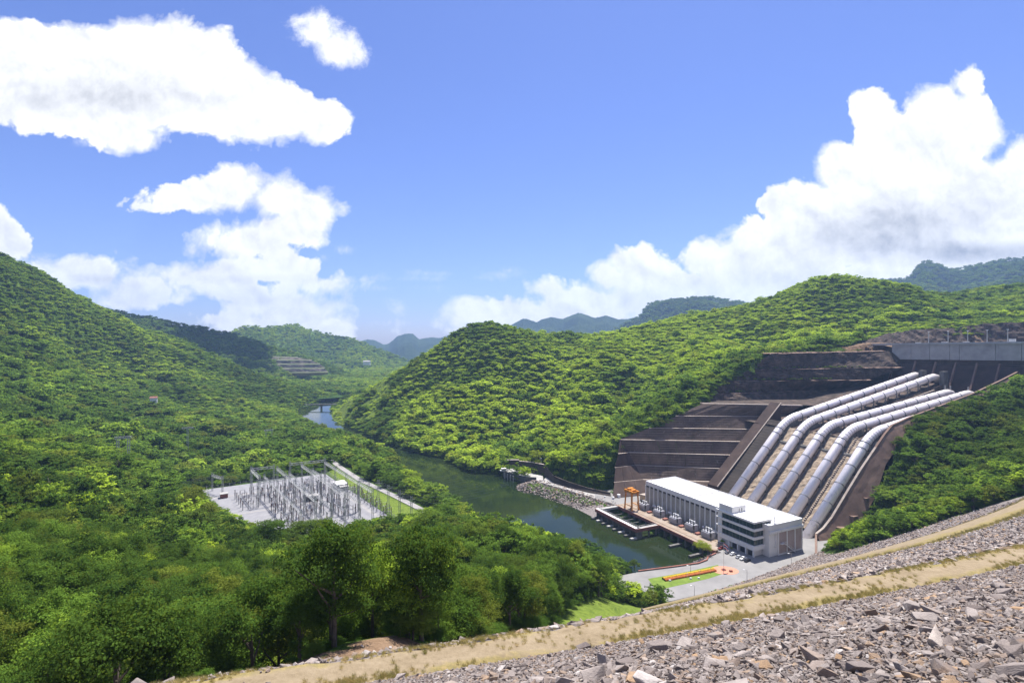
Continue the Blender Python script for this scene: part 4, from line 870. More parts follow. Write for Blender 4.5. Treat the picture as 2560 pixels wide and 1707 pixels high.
# ------------------------------------------------------------------ power station
G = lambda t_, b_, z=0.: tuple(WL(t_, b_, z))
def frame(name, t_, b_, z, label, cat, group=None): return empty(name, G(t_, b_, z), RZ, label, cat, group)
ps = frame('power_station', 0, 0, 0, 'long white power station with a flat roof and a four storey office block', 'power station')
L_, D_, H_ = 106.4, 28.7, 18.4
MB().box(.4, L_ - .4, .4, D_ - .4, -.4, H_ - 1.).build('wall', M['white'], ps)
MB().box(.5, L_ - .5, .5, D_ - .5, H_ - 1., H_ - .55).build('roof', M['whiteroof'], ps)
pp = MB()
pp.box(0, L_, -.25, .4, H_ - 3.1, H_).box(0, L_, D_ - .4, D_ + .1, H_ - 2, H_ + .05).box(-.1, .4, .4, D_ - .4, H_ - 3.1, H_).box(L_ - .4, L_ + .25, .4, D_ - .4, H_ - 3.6, H_)
pp.build('parapet', M['white'], ps)
MB().box(L_ - .3, L_ + .9, -.2, D_ + .2, H_ - 5.0, H_ - 3.6).build('cornice', M['white'], ps)
MB().box(44.2, 44.6, .5, D_ - .5, H_ - .54, H_ - .12).build('roof_joint', M['conc'], ps)
NB = 17; bw = 76.6 / NB
pil = MB().box(-.35, .35, -.5, .42, -.3, H_ - 3.1); pm = None
for i in range(NB + 1):
    if pm is None: pm = pil.build('pilaster', M['white'], ps); pmm = pm.data
    else: inst(pmm, 'pilaster', ps, (i * bw, 0, 0))
pa = MB().box(.35, bw - .35, .1, .38, 0, H_ - 4.6).build('facade_panel', M['grille'], ps); lo = MB().box(.35, bw - .35, .22, .39, H_ - 4.6, H_ - 3.1).build('louvre', M['dark'], ps)
for i in range(1, NB): inst(pa.data, 'facade_panel', ps, (i * bw, 0, 0)); inst(lo.data, 'louvre', ps, (i * bw, 0, 0))
# near end wall
epl = [7.6, 15, 22, 28.3]
for k, b in enumerate(epl): MB().box(L_ - .38, L_ + .35, b - .35, b + .35, -.3, H_ - 5.).build('pilaster', M['white'], ps)
for k in range(3): MB().box(L_ - .38, L_ + .02, epl[k] + .35, epl[k + 1] - .35, .8, H_ - 5.).build('end_panel', M['pinkpanel'], ps)
MB().box(L_ - .38, L_ + .2, 7.9, 28.3, -.3, .8).build('plinth', M['white'], ps)
st = MB()                                                       # outside stair on the end wall
st.box(L_ + .4, L_ + 1.9, 8.5, 11.5, 6.6, 6.8)
for k in range(16): st.box(L_ + .45, L_ + 1.8, 11.5 + k * .55, 12.1 + k * .55, 6.4 - k * .41, 6.55 - k * .41)
st.bar((L_ + 1.9, 8.5, 7.9), (L_ + 1.9, 11.5, 7.9), .09).bar((L_ + 1.9, 11.5, 7.9), (L_ + 1.9, 20.5, 1.2), .09).bar((L_ + 1.9, 11.5, 6.6), (L_ + 1.9, 20.5, -.1), .22)
for k in range(6): st.bar((L_ + 1.9, 11.5 + k * 1.7, 6.5 - k * 1.25), (L_ + 1.9, 11.5 + k * 1.7, 7.9 - k * 1.25), .07)
st.build('stair', M['white'], ps)
for t_, b in [(6, .3), (25, .3), (44.5, .3), (58, .3), (71, .3)]: MB().tube([(t_, b, H_ - .1), (t_, b, H_ + 3.9)], .11, 6).build('lightning_rod', M['steel'], ps)
# office block
T0, T1, B0, B1 = 76.4, 102.6, -7.8, 6.8; OH = 20.2
lev = [(OH - 1.0, OH), (14.7, 16.0), (9.9, 11.3), (3.7, 6.4)]
win = [(16.0, OH - 1.0), (11.3, 14.7), (6.4, 9.9)]
MB().box(T0, T1 - 1.2, B0 + 1.2, .0, -.3, 6.4).build('ground_floor_wall', M['white'], ps)
MB().box(T0 + .2, T1 - 1.0, B0 + 1.0, 5.6, 6.4, OH - 1.0).build('office_core', M['dark'], ps)
MB().box(T0 - .6, T0 + 2.6, B0 + .3, 1.0, -.3, OH - .2).build('office_end_wall', M['white'], ps)
for z0, z1 in lev: MB().box(T0 + .4, T1 + .3, B0 - .3, B1, z0, z1).build('floor_band', M['white'], ps)
MB().box(T0 + .6, T1 + .1, B0 - .1, B1 - .2, OH, OH + .08).build('office_roof', M['whiteroof'], ps)
for z0, z1 in win:
    for k in range(9):
        w0 = T0 + 3.0 + k * (T1 - .6 - T0 - 3.0) / 9; w1 = w0 + (T1 - .6 - T0 - 3.0) / 9
        f_ = MB().box(w0 + .08, w1 - .08, B0 + .55, B0 + .62, z0, z1).build('window', M['glass'], ps)
        MB().box(w0 - .08, w0 + .08, B0 + .45, B0 + .62, z0, z1).build('frame', M['steeld'], f_)
    for k in range(5):
        w0 = B0 + .7 + k * (B1 - 1.0 - B0 - .7) / 5; w1 = w0 + (B1 - 1.0 - B0 - .7) / 5
        f_ = MB().box(T1 - .66, T1 - .6, w0 + .08, w1 - .08, z0, z1).build('window', M['glass'], ps)
        MB().box(T1 - .66, T1 - .5, w0 - .08, w0 + .08, z0, z1).build('frame', M['steeld'], f_)
    MB().box(T1 - 1.0, T1 + .2, B1 - .9, B1, z0, z1).build('office_pier', M['white'], ps)
for t_ in (84.5, 91, 96.8, 101.9): MB().box(t_ - .45, t_ + .45, B0, B0 + .9, -.3, 3.7).build('column', M['white'], ps)
for t_, b in ((101.9, 5.6),): MB().box(t_ - .5, t_ + .5, b - 1.0, b + 1.0, -.3, 3.7).build('column', M['white'], ps)
for t_ in (86.2, 92, 97.6): MB().box(t_, t_ + 3.6, B0 + 1.12, B0 + 1.22, -.25, 3.1).build('garage_door', M['dark'], ps)
MB().box(T0 + .2, 86.6, B0 + .6, 4.5, OH - .5, 24.2).build('penthouse', M['white'], ps)
MB().box(T0 + .6, 86.2, B0 + 1.0, 4.1, 24.2, 24.26).build('penthouse_roof', M['whiteroof'], ps)
for b in (-1.5, .6): MB().box(86.58, 86.66, b, b + .5, OH + .6, 22.8).build('slit_window', M['dark'], ps)
MB().tube([(91, 4, OH), (91, 4, OH + 7)], [.09, .03], 5).build('antenna', M['steel'], ps)
for z in (OH, 15.8, 11): MB().box(T0 - 1.6, T0 + .5, B0 - .2, B0 + .5, z - .5, z).build('sunshade', M['white'], ps)
# white lattice mast with a ladder, standing beside the office
ms = frame('lattice_mast', 104.4, 5.4, 0, 'slim white lattice mast with ladder beside the office block', 'mast')
q = MB(); hh = 22.5
for a, b in ((0, 0), (1.3, 0), (1.3, 1.3), (0, 1.3)): q.bar((a, b, -.2), (a, b, hh), .16)
q.build('leg', M['white'], ms); q = MB()
for k in range(15):
    z = k * 1.5
    for a, b, c, d in ((0, 0, 1.3, 0), (1.3, 0, 1.3, 1.3), (1.3, 1.3, 0, 1.3), (0, 1.3, 0, 0)): q.bar((a, b, z), (c, d, z + 1.5), .08).bar((a, b, z), (c, d, z), .08)
q.build('brace', M['white'], ms); q = MB()
for k in range(12): q.box(1.5, 2.3, -.5, .2, 5 + k * 1.35, 5.15 + k * 1.35).bar((1.5, -.5, 5 + k * 1.35), (2.3, .2, 5.9 + k * 1.35), .1)
q.build('ladder', M['white'], ms)

# ------------------------------------------------------------------ deck over the tailrace, gate frame
td = frame('tailrace_deck', 0, 0, 0, 'rust stained concrete deck over the tailrace along the power station', 'deck')
MB().box(-10, 86, -21, -.6, -1.2, .06).build('slab', M['deck'], td)
MB().box(-10, 86, -21.35, -21.0, -1.6, .45).build('edge_beam', M['red'], td)
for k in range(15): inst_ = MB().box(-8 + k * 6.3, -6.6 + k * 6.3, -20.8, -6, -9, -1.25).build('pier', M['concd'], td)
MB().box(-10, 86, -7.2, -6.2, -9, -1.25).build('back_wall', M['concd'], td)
for b in (-17.5, -8.6): MB().box(-8, 80, b - .12, b + .12, .06, .2).build('rail', M['rail'], td)
for t_ in (59, 76): MB().box(t_ - .9, t_ + .9, -31, -20.8, -9, -4.6).build('pier_nose', M['concd'], td)
for k in range(6): MB().box(86, 86.1, -21 + k, -20.5 + k, 0.06, .5).build('kerb_stone', M['red'], td)
gf = frame('gate_frame', 0, 0, 0, 'concrete tailrace gate frame with a white walkway standing in the water', 'gate frame')
MB().box(-8, 38.5, -40.6, -37.6, -1.5, .1).build('outer_beam', M['concd'], gf); MB().box(-8, 38.5, -37.1, -36.2, -1.0, .1).build('inner_beam', M['concd'], gf)
for a, b in ((-7.5, 15), (16, 37.5)): MB().box(a, b, -40.5, -38.6, .1, .75).build('walkway_cover', M['whiteroof'], gf)
MB().box(-8, 38.5, -40.95, -40.62, -1.6, .5).build('fascia', M['red'], gf)
MB().box(35.2, 38.5, -36.2, -21.4, -1.5, .1).build('end_beam', M['conc'], gf); MB().box(-9, -6, -37.6, -21.4, -1.5, .1).build('end_beam', M['conc'], gf)
MB().box(38.52, 38.85, -40.6, -21.4, -1.6, .5).build('fascia', M['red'], gf)
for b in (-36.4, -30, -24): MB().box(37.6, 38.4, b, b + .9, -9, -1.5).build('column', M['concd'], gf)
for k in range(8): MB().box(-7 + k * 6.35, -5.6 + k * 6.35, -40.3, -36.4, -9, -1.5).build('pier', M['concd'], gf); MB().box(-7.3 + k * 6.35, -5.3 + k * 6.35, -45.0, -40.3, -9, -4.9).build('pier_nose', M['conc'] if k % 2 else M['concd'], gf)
for k in range(7): MB().bar((-6.3 + k * 6.35, -36.2, -3.5), (-6.3 + k * 6.35, -21.4, -3.5), .5).build('tie_beam', M['concd'], gf)
q = MB()
for k in range(24): q.bar((-8 + k * 2, -36.6, .1), (-8 + k * 2, -36.6, 1.2), .07)
q.bar((-8, -36.6, 1.2), (38, -36.6, 1.2), .07).bar((-8, -36.6, .7), (38, -36.6, .7), .06); q.build('railing', M['steel'], gf)
q = MB()
for k in range(8): q.bar((36, -36 + k * 2, .1), (36, -36 + k * 2, 1.2), .07)
q.bar((36, -36.4, 1.2), (36, -21.6, 1.2), .07); q.build('railing', M['steel'], gf)

# orange gantry crane straddling the gate rails
gc = frame('gantry_crane', -1.5, -17.0, 0.06, 'orange gantry crane standing on the deck behind the gate frame', 'crane')
for a in (0, 8.2):
    for b, bt in ((-1.8, -1.1), (4.6, 3.9)): MB().bar((a, b, 0.1), (a + (.5 if a == 0 else -.5), bt, 12.2), .75).build('leg', M['orange'], gc); MB().box(a - .9, a + .9, b - .4, b + .4, 0, .55).build('bogie', M['orange'], gc)
for a in (.5, 7.7): MB().box(a - .5, a + .5, -2.0, 5.0, 12.2, 13.4).build('end_girder', M['orange'], gc)
for b in (-1.2, 3.9): MB().box(-.8, 9.0, b - .55, b + .55, 12.3, 13.9).build('girder', M['orange'], gc)
MB().box(1.4, 4.0, -.9, 3.6, 13.9, 15.1).build('hoist', M['orange'], gc); MB().box(4.8, 7.2, -.5, 3.2, 13.9, 14.7).build('machinery_box', M['orange'], gc)
for b in (-1.8, 4.6): MB().bar((0, b, 3.2), (8.2, b, 3.2), .4).build('tie_beam', M['orange'], gc)
q = MB()
for k in range(6): q.bar((-.8 + k * 1.9, -1.9, 13.9), (-.8 + k * 1.9, -1.9, 15), .08)
q.bar((-.8, -1.9, 15), (9, -1.9, 15), .08); q.build('railing', M['orange'], gc)

# transformers on the deck
def transformer():
    o = empty('transformer', (0, 0, 0), 0)
    MB().box(-3.4, 3.4, -1.8, 1.8, .5, 4.3).build('tank', M['tank'], o); MB().box(-3.8, 3.8, -2.2, 2.2, -.1, .5).build('base', M['conc'], o)
    rm = None
    for k in range(10):
        b = MB().box(-3.2 + k * .66, -2.95 + k * .66, -3.0, -1.85, .8, 3.9).build('radiator', M['tank'], o) if rm is None else inst(rm, 'radiator', o, (k * .66, 0, 0))
        rm = rm or b.data
    for k in range(10): inst(rm, 'radiator', o, (k * .66, 4.85, 0))
    MB().tube([(-2.8, 1.0, 5.6), (2.2, 1.0, 5.6)], .55, 10).build('conservator', M['white'], o)
    for a in (-2, 1.4): MB().box(a - .1, a + .1, .8, 1.2, 4.3, 5.2).build('bracket', M['tank'], o)
    bm_ = None
    for a in (-2.2, 0, 2.2):
        if bm_ is None:
            q = MB(); q.tube([(-2.2, -.7, 4.3), (-2.2, -.75, 5.1), (-2.2, -.9, 7.0)], [.38, .3, .16], 8); bm_ = q.build('bushing', M['insulg'], o).data
        else: inst(bm_, 'bushing', o, (a + 2.2, 0, 0))
    for a in (-4.4, 4.4): MB().tube([(a, 1.6, -.1), (a, 1.6, 5.6)], .12, 6).build('post', M['steeld'], o)
    MB().bar((-4.4, 1.6, 5.6), (4.4, 1.6, 5.6), .15).build('busbar', M['steeld'], o)
    for a in (-4.6, -3.9, 3.9, 4.6): MB().tube([(a, -2.4, -.1), (a, -2.4, 2.2), (a, -2.4, 2.21), (a, -2.4, 4.9)], [.1, .1, .24, .17], 7).build('surge_arrester', M['insulg'], o)
    for a in (-3, 0, 3): MB().bar((a, -.9, 7.0), (a * 1.1, 2.6, 8.2), .07).build('lead', M['steeld'], o)
    return o
tf = transformer(); tfs = [(7.5, 'grey transformer next to the orange gantry crane'), (23.5, 'boxy grey transformer second from the gantry crane'), (40, 'grey transformer in the middle of the deck row'), (54.5, 'grey transformer second from the office block'), (69, 'grey transformer next to the office block')]
KIDS[tf] = list(tf.children)
for k, (t_, lb) in enumerate(tfs):
    o = tf if k == 0 else copy_tree(tf); o.location = G(t_, -8.2 + .3 * (k % 2), .06); o.rotation_euler = (0, 0, RZ); tag(o, lb, 'transformer', 'transformers along the tailrace deck')
bay = frame('transformer_bay', 0, 0, 0, 'low red brown walls between the transformers on the deck', 'wall')
for t_ in (15.5, 31.8, 47.2, 61.8): MB().box(t_ - 1.2, t_ + 1.2, -11.5, -8, .07, 1.1).build('wall', M['red'], bay)
bd = frame('bus_duct', 0, 0, 0, 'white bus ducts running along the foot of the station wall', 'duct')
for a, b in ((11, 20), (27, 36), (59, 74)): MB().box(a, b, -3.4, -2.2, 2.6, 3.5).build('duct', M['white'], bd)
for a in (12, 19, 28, 35, 60, 66, 73): MB().box(a - .15, a + .15, -3.1, -2.5, 0.06, 2.6).build('post', M['steel'], bd)
sh = frame('shed', -6, 12, 0, 'low sand coloured shed between the crane and the end of the station', 'shed')
MB().box(-6, 2, -8, 8, -.2, 4.2).build('wall', mat('sand_render', [(.3, (.42, .29, .17)), (.7, (.52, .38, .25))], .3, .9), sh); MB().hexa([(-6.4, -8.4, 4.2), (2.4, -8.4, 4.2), (2.4, 8.4, 4.2), (-6.4, 8.4, 4.2), (-6.4, -8.4, 4.5), (2.4, -8.4, 5.4), (2.4, 8.4, 5.4), (-6.4, 8.4, 4.5)]).build('roof', M['ledge'], sh)
for (u, v, k) in [(1512, 1243, 1.0), (1533, 1247, 1.6), (1547, 1243, 2.2)]:
    p = at(u, v, 0); o = empty('storage_tank', p, 0, 'small white tank on the paving left of the crane' if k < 1.2 else ('white drum on the paving behind the gate frame' if k < 2 else 'large pale drum against the dark retaining wall'), 'tank')
    MB().tube([(0, 0, -.05), (0, 0, k * 1.1)], k * .6, 12).build('shell', M['white'], o); MB().tube([(0, 0, k * 1.1), (0, 0, k * 1.25)], [k * .62, k * .2], 12).build('lid', M['white'], o)

# ------------------------------------------------------------------ penstocks
def slopeZ(b): return .88 * (b - 54.6)
PT = [29, 46, 62.5, 78.7, 94.6]; PEND = [(305, 91.6), (301, 91.2), (289, 78.5), (286, 79.2), (250, 76)]
R_ = 3.1
pnames = ['first silver penstock counted from the dark terraces', 'second silver penstock counted from the dark terraces', 'middle silver penstock of the five', 'fourth silver penstock counted from the dark terraces', 'silver penstock beside the brown outer wall']
for i, (t_, (be, ze)) in enumerate(zip(PT, PEND)):
    o = frame('penstock', 0, 0, 0, pnames[i] + ' running down to the power station', 'penstock', 'five penstocks between the intake and the power station')
    bb, zb = 118.5, 60.5; pts = []; b_lo = 46.
    low = lambda b: zb - .88 * (bb - b); sl = (ze - zb) / (be - bb); hi = lambda b: zb + sl * (b - bb)
    r_ = 9.
    pts = [(t_, b_lo, low(b_lo)), (t_, bb - r_, low(bb - r_))]
    for k in range(1, 9):
        s = k / 9; a = Vector((t_, bb - r_, low(bb - r_))); m_ = Vector((t_, bb, zb)); e_ = Vector((t_, bb + r_ * 1.3, hi(bb + r_ * 1.3)))
        pts.append(tuple(a * (1 - s) ** 2 + m_ * 2 * s * (1 - s) + e_ * s * s))
    pts += [(t_, bb + r_ * 1.3, hi(bb + r_ * 1.3)), (t_, be - 8, hi(be - 8)), (t_, be - 3, hi(be - 3) - .3), (t_, be + 2, hi(be) - 1.6), (t_, be + 6, hi(be) - 4.2)]
    MB().tube(pts, R_, 28).build('barrel', M['pipe'], o, True)
    q = MB()
    for k in range(2, 9):
        a = Vector(pts[k]); d = (Vector(pts[k + 1]) - a).normalized(); q.tube([a - d * .12, a + d * .12], R_ + .07, 28)
    q.build('bend_seam', M['ring'], o, True)
    def ring(b, low_):
        z = low(b) if low_ else hi(b); d = Vector((0, 1, .88 if low_ else sl)).normalized(); c = Vector((t_, b, z))
        q = MB(); q.tube([c - d * .28, c + d * .28], R_ + .26, 28); rg_ = q.build('ring_girder', M['ring'], o)
        fz = slopeZ(b) if low_ else (55.3 + (.155 if i < 2 else .098) * (b - 118))
        for s in (-1, 1):
            MB().box(t_ + s * 3.3 - .35, t_ + s * 3.3 + .35, b - .4, b + .4, fz - 1, z + .2).build('leg', M['ring'], rg_)
        MB().box(t_ - 4.3, t_ + 4.3, b - .7, b + .7, fz - 1.5, fz + .5).build('footing', M['concd'], rg_)
    for b in (58, 70.2, 82.4, 94.6, 106.5, 110.5): ring(b, True)
    nb = int((be - 8 - 134) / 16.5)
    for k in range(nb + 1): ring(134 + k * 16.5, False)
    MB().hexa([(t_ - 3.4, 112, 49), (t_ + 3.4, 112, 49), (t_ + 3.4, 132, 52), (t_ - 3.4, 132, 52), (t_ - 2.8, 114, 56.5), (t_ + 2.8, 114, 56.5), (t_ + 2.8, 129, 61.0), (t_ - 2.8, 129, 61.0)]).build('anchor_block', M['concd'], o)
    for b in (129, 131.5): MB().box(t_ - .3 + 2.6, t_ + .3 + 2.6, b - .3, b + .3, 50, hi(b) - 1).build('support', M['steel'], o)

# ------------------------------------------------------------------ the trench floor, retaining walls and rock terraces
def grid_surface(name, P00, P10, P11, P01, nu, nv, mt, parent, amp=0., sc=8., seed=1, smooth=False):
    """quad patch subdivided and roughened along its normal"""
    a, b, c, d = [np.array(p, float) for p in (P00, P10, P11, P01)]; u, v = np.meshgrid(np.linspace(0, 1, nu + 1), np.linspace(0, 1, nv + 1)); u, v = u[..., None], v[..., None]
    p = a * (1 - u) * (1 - v) + b * u * (1 - v) + c * u * v + d * (1 - u) * v; nrm = np.cross(b - a, d - a); nrm /= np.linalg.norm(nrm) + 1e-9
    if amp: p = p + nrm * (fbm(p[..., 0] + p[..., 2] * .7, p[..., 1] + p[..., 2], sc, seed, 4) * amp)[..., None]
    me = gridmesh(name, p[..., 0], p[..., 1], p[..., 2], mt)
    if not smooth: me.polygons.foreach_set('use_smooth', np.zeros(len(me.polygons), bool))
    return link(bpy.data.objects.new(name, me), parent)
tr_ = empty('penstock_trench', (0, 0, 0), 0, 'sloping trench floor of tan rubble and dark concrete under the penstocks', 'trench')
def sl_patch(name, t0, t1, b0, b1, mt, amp, dz=0., nu=20, nv=60): return grid_surface(name, G(t0, b0, slopeZ(b0) + dz), G(t1, b0, slopeZ(b0) + dz), G(t1, b1, slopeZ(b1) + dz), G(t0, b1, slopeZ(b1) + dz), nu, nv, mt, tr_, amp, 3.5, 3)
sl_patch('concrete_face', 8, 25.5, 56, 121, M['terrb'], .0)
for k in range(5): sl_patch('rubble_strip', PT[k] - 4 if k else 25.5, (PT[k + 1] - 4.2) if k < 4 else 101, 57, 117, M['tanrock'], .7, .1)
for k in range(4): MB().hexa([G(PT[k] + 4, 104.5, slopeZ(104.5) + .2), G(PT[k + 1] - 4, 104.5, slopeZ(104.5) + .2), G(PT[k + 1] - 4, 105.6, slopeZ(105.6) + .2), G(PT[k] + 4, 105.6, slopeZ(105.6) + .2), G(PT[k] + 4, 104.5, slopeZ(104.5) + 1.2), G(PT[k + 1] - 4, 104.5, slopeZ(104.5) + 1.2), G(PT[k + 1] - 4, 105.6, slopeZ(105.6) + 1.2), G(PT[k] + 4, 105.6, slopeZ(105.6) + 1.2)]).build('cross_beam', M['concd'], tr_)
for k in range(5): MB().hexa([G(PT[k] + 3.4, 55, slopeZ(55) + .2), G(PT[k] + 4.6, 55, slopeZ(55) + .2), G(PT[k] + 4.6, 117, slopeZ(117) + .2), G(PT[k] + 3.4, 117, slopeZ(117) + .2), G(PT[k] + 3.4, 55, slopeZ(55) + .6), G(PT[k] + 4.6, 55, slopeZ(55) + .6), G(PT[k] + 4.6, 117, slopeZ(117) + .6), G(PT[k] + 3.4, 117, slopeZ(117) + .6)]).build('drain_kerb', M['concd'], tr_)
zu = lambda b, g_: 55.0 + (.155 if g_ == 0 else .098) * (b - 118)
for t0, t1, g_ in ((-24, 54, 0), (54, 102, 1)): grid_surface('upper_floor', G(t0, 116, zu(116, g_) - .3), G(t1, 116, zu(116, g_) - .3), G(t1, 316, zu(316, g_)), G(t0, 316, zu(316, g_)), 20, 50, M['rockcut'], tr_, 1.4, 9, 8)
grid_surface('step_wall', G(54, 118, zu(118, 1) - 2), G(54, 316, zu(316, 1) - 2), G(54, 316, zu(316, 0) + 1.5), G(54, 118, zu(118, 0) + .5), 50, 4, M['rockcut'], tr_, .8, 6, 5)
MB().bar(G(55, 125, 55), G(55, 280, 80), .8).build('handrail_beam', M['ledge'], tr_)
q = MB()
for k in range(48): a = 58 + k * 1.25; q.hexa([G(84.6, a, slopeZ(a) + .9), G(86, a, slopeZ(a) + .9), G(86, a + .9, slopeZ(a) + .9), G(84.6, a + .9, slopeZ(a) + .9), G(84.6, a, slopeZ(a) + 1.3), G(86, a, slopeZ(a) + 1.3), G(86, a + .9, slopeZ(a) + 1.3), G(84.6, a + .9, slopeZ(a) + 1.3)])
sw = q.build('stairway', M['ledge'], tr_)

rw = empty('retaining_wall', (0, 0, 0), 0, 'blackened concrete retaining wall stepped in benches behind the power station', 'retaining wall')
ZS = [0, 8.7, 18.2, 28.5, 38.6, 48, 57.9, 68.0]
RIGHT = [(1808, 1240), (1791, 1205), (1809, 1172), (1827, 1137.6), (1845, 1104), (1867, 1073), (1885, 1041), (1926, 1012)]
LEFT = [(1625, 1236), (1608, 1199), (1588, 1163), (1572, 1131), (1550, 1099), (1624, 1070), (1690, 1040), (1757, 1009)]
FLNK = [(1531, 1245), (1536, 1206), (1538, 1169), (1546, 1134)]
Rw = [Vector(at(u, v, z)) for (u, v), z in zip(RIGHT, ZS)]; Lw = [Vector(at(u, v, z)) for (u, v), z in zip(LEFT, ZS)]; Fw = [Vector(at(u, v, z)) for (u, v), z in zip(FLNK, ZS)] + [Lw[4]]
Rw = [p + (p - l).normalized() * 26 for p, l in zip(Rw, Lw)]
back = Vector((0, 2.0, 0))
for k in range(7):
    lo0, lo1, up0, up1 = Lw[k] + back * (k > 0), Rw[k] + back * (k > 0), Lw[k + 1], Rw[k + 1]
    npn = max(5, int((lo1 - lo0).length / 13))
    for j in range(npn):
        s0, s1 = j / npn + .0012, (j + 1) / npn - .0012
        P = [lo0.lerp(lo1, s0), lo0.lerp(lo1, s1), up0.lerp(up1, s1), up0.lerp(up1, s0)]
        nv = (P[1] - P[0]).cross(P[3] - P[0]).normalized() * .5
        pr = random.Random(k * 50 + j).uniform(0, .14)
        MB().hexa([P[0] + nv, P[1] + nv, P[2] + nv, P[3] + nv, P[0] - nv * pr, P[1] - nv * pr, P[2] - nv * pr, P[3] - nv * pr]).build('wall_panel', M['terr'], rw)
    MB().hexa([up0 + Vector((0, -.5, -.55)), up1 + Vector((0, -.5, -.55)), up1 + Vector((0, 2.6, -.55)), up0 + Vector((0, 2.6, -.55)), up0 + Vector((0, -.5, .3)), up1 + Vector((0, -.5, .3)), up1 + Vector((0, 2.6, .3)), up0 + Vector((0, 2.6, .3))]).build('bench_ledge', M['ledge'], rw)
    if k < 4:
        a0, a1, b0, b1 = Fw[k] + back * (k > 0), Lw[k] + back * (k > 0), Fw[k + 1], Lw[k + 1]
        for j in range(3):
            s0, s1 = j / 3 + .003, (j + 1) / 3 - .003
            P = [a0.lerp(a1, s0), a0.lerp(a1, s1), b0.lerp(b1, s1), b0.lerp(b1, s0)]; nv = (P[1] - P[0]).cross(P[2] - P[0])
            if nv.length < .01: continue
            nv = nv.normalized() * .5
            MB().hexa([P[0] + nv] + [P[1] + nv, P[2] + nv, P[3] + nv] + P).build('flank_panel', M['brown'], rw)
        MB().hexa([b0 + Vector((0, -.5, -.5)), b1 + Vector((-.2, -.5, -.5)), b1 + Vector((-.2, 2.4, -.5)), b0 + Vector((0, 2.4, -.5)), b0 + Vector((0, -.5, .1)), b1 + Vector((-.2, -.5, .1)), b1 + Vector((-.2, 2.4, .1)), b0 + Vector((0, 2.4, .1))]).build('bench_ledge', M['ledge'], rw)
# smooth sloping strip between the wall and the trench, with a pale kerb
zt = lambda b: .84 * (b - 59) + 6.5
MB().hexa([G(1, 62, -3), G(11.2, 62, -3), G(11.2, 136, 50), G(1, 136, 50), G(1, 62, zt(62)), G(11.2, 62, zt(62)), G(11.2, 136, zt(136)), G(1, 136, zt(136))]).build('sloping_strip', M['brown'], rw)
MB().hexa([G(10.6, 62, zt(62) - .2), G(11.5, 62, zt(62) - .2), G(11.5, 136, zt(136) - .2), G(10.6, 136, zt(136) - .2), G(10.6, 62, zt(62) + .35), G(11.5, 62, zt(62) + .35), G(11.5, 136, zt(136) + .35), G(10.6, 136, zt(136) + .35)]).build('kerb', M['ledge'], rw)
pl = [Lw[7] + Vector((-2, 0, -.1)), Rw[7] + Vector((30, 0, -.1)), Rw[7] + Vector((90, 60, 0)), Lw[7] + Vector((8, 34, 0))]
poly('bench_platform', [tuple(p) for p in pl], M['rockcut'], rw)

rt = empty('rock_terraces', (0, 0, 0), 0, 'rough dark rock terraces cut into the hill above the concrete wall', 'rock face')
TE = [[(1768, 1006, 66.4), (2120, 1004, 66.4)], [(1770, 985, 74), (2118, 974, 75)], [(1817, 953, 85), (2178, 949, 86)], [(1874, 924, 95.7), (2262, 918, 97.6)], [(1926, 884, 111.2), (2240, 877, 113.5)]]
TW = [[Vector(at(*p)) for p in e] for e in TE]
TW[0] = [TW[1][0] + Vector((-1, -5, -7.)), TW[1][1] + Vector((2, -4, -9))]
for k in range(4):
    a0, a1 = TW[k][0] + Vector((0, 3.2 if k else 0, 0)), TW[k][1] + Vector((0, 3.2 if k else 0, 0)); b0, b1 = TW[k + 1]
    grid_surface('rock_face', a0, a1, b1, b0, 90, 9, M['rockcut'], rt, 2.6, 11, 20 + k)
    b2, b3 = b0 + Vector((0, 6, .5)), b1 + Vector((0, 6, .5)); grid_surface('rock_bench', b0 + Vector((0, -.9, -.3)), b1 + Vector((0, -.9, -.3)), b3, b2, 90, 2, M['apron'], rt, .7, 7, 40 + k)
p0, p1 = TW[4]; poly('top_terrace', [tuple(p0 + Vector((-6, 2, 0))), tuple(p1 + Vector((0, 2, 0))), (400, 560, 114), (270, 575, 112)], M['soil'], rt)

# outer wall of the trench, facing the dam
ow = empty('trench_wall', (0, 0, 0), 0, 'brown stained outer wall of the penstock trench above the bushes', 'wall')
TOPB = [(50, 3.5), (57, 6), (65.3, 11.5), (80, 25), (95, 38.5), (112, 52), (122, 60), (131, 65.8), (150, 69.5), (189, 75.3), (240, 83), (285, 92), (312, 98)]
for (b0, z0), (b1, z1) in zip(TOPB[:-1], TOPB[1:]):
    dep = lambda b_: 15 if b_ < 110 else (10 if b_ < 135 else 5.5)
    d0, d1 = max(z0 - dep(b0), -.3), max(z1 - dep(b1), -.3)
    if b0 < 66: d0 = -.4
    if b1 < 66: d1 = -.4
    o0 = 100.9 + (z0 - d0) * .62; o1 = 100.9 + (z1 - d1) * .62
    grid_surface('outer_face', G(100.8, b0, z0), G(o0, b0, d0), G(o1, b1, d1), G(100.8, b1, z1), 6, 5, M['apron'], ow, .25, 5, 2)
    grid_surface('inner_face', G(99.9, b0, z0), G(99.9, b1, z1), G(99.4, b1, z1 - 14), G(99.4, b0, z0 - 14), 2, 2, M['terrb'], ow)
    MB().hexa([G(99.8, b0, z0 - .4), G(101.2, b0, z0 - .4), G(101.2, b1, z1 - .4), G(99.8, b1, z1 - .4), G(99.8, b0, z0 + .35), G(101.2, b0, z0 + .35), G(101.2, b1, z1 + .35), G(99.8, b1, z1 + .35)]).build('coping', M['ledge' if b0 < 100 else 'apron'], ow)
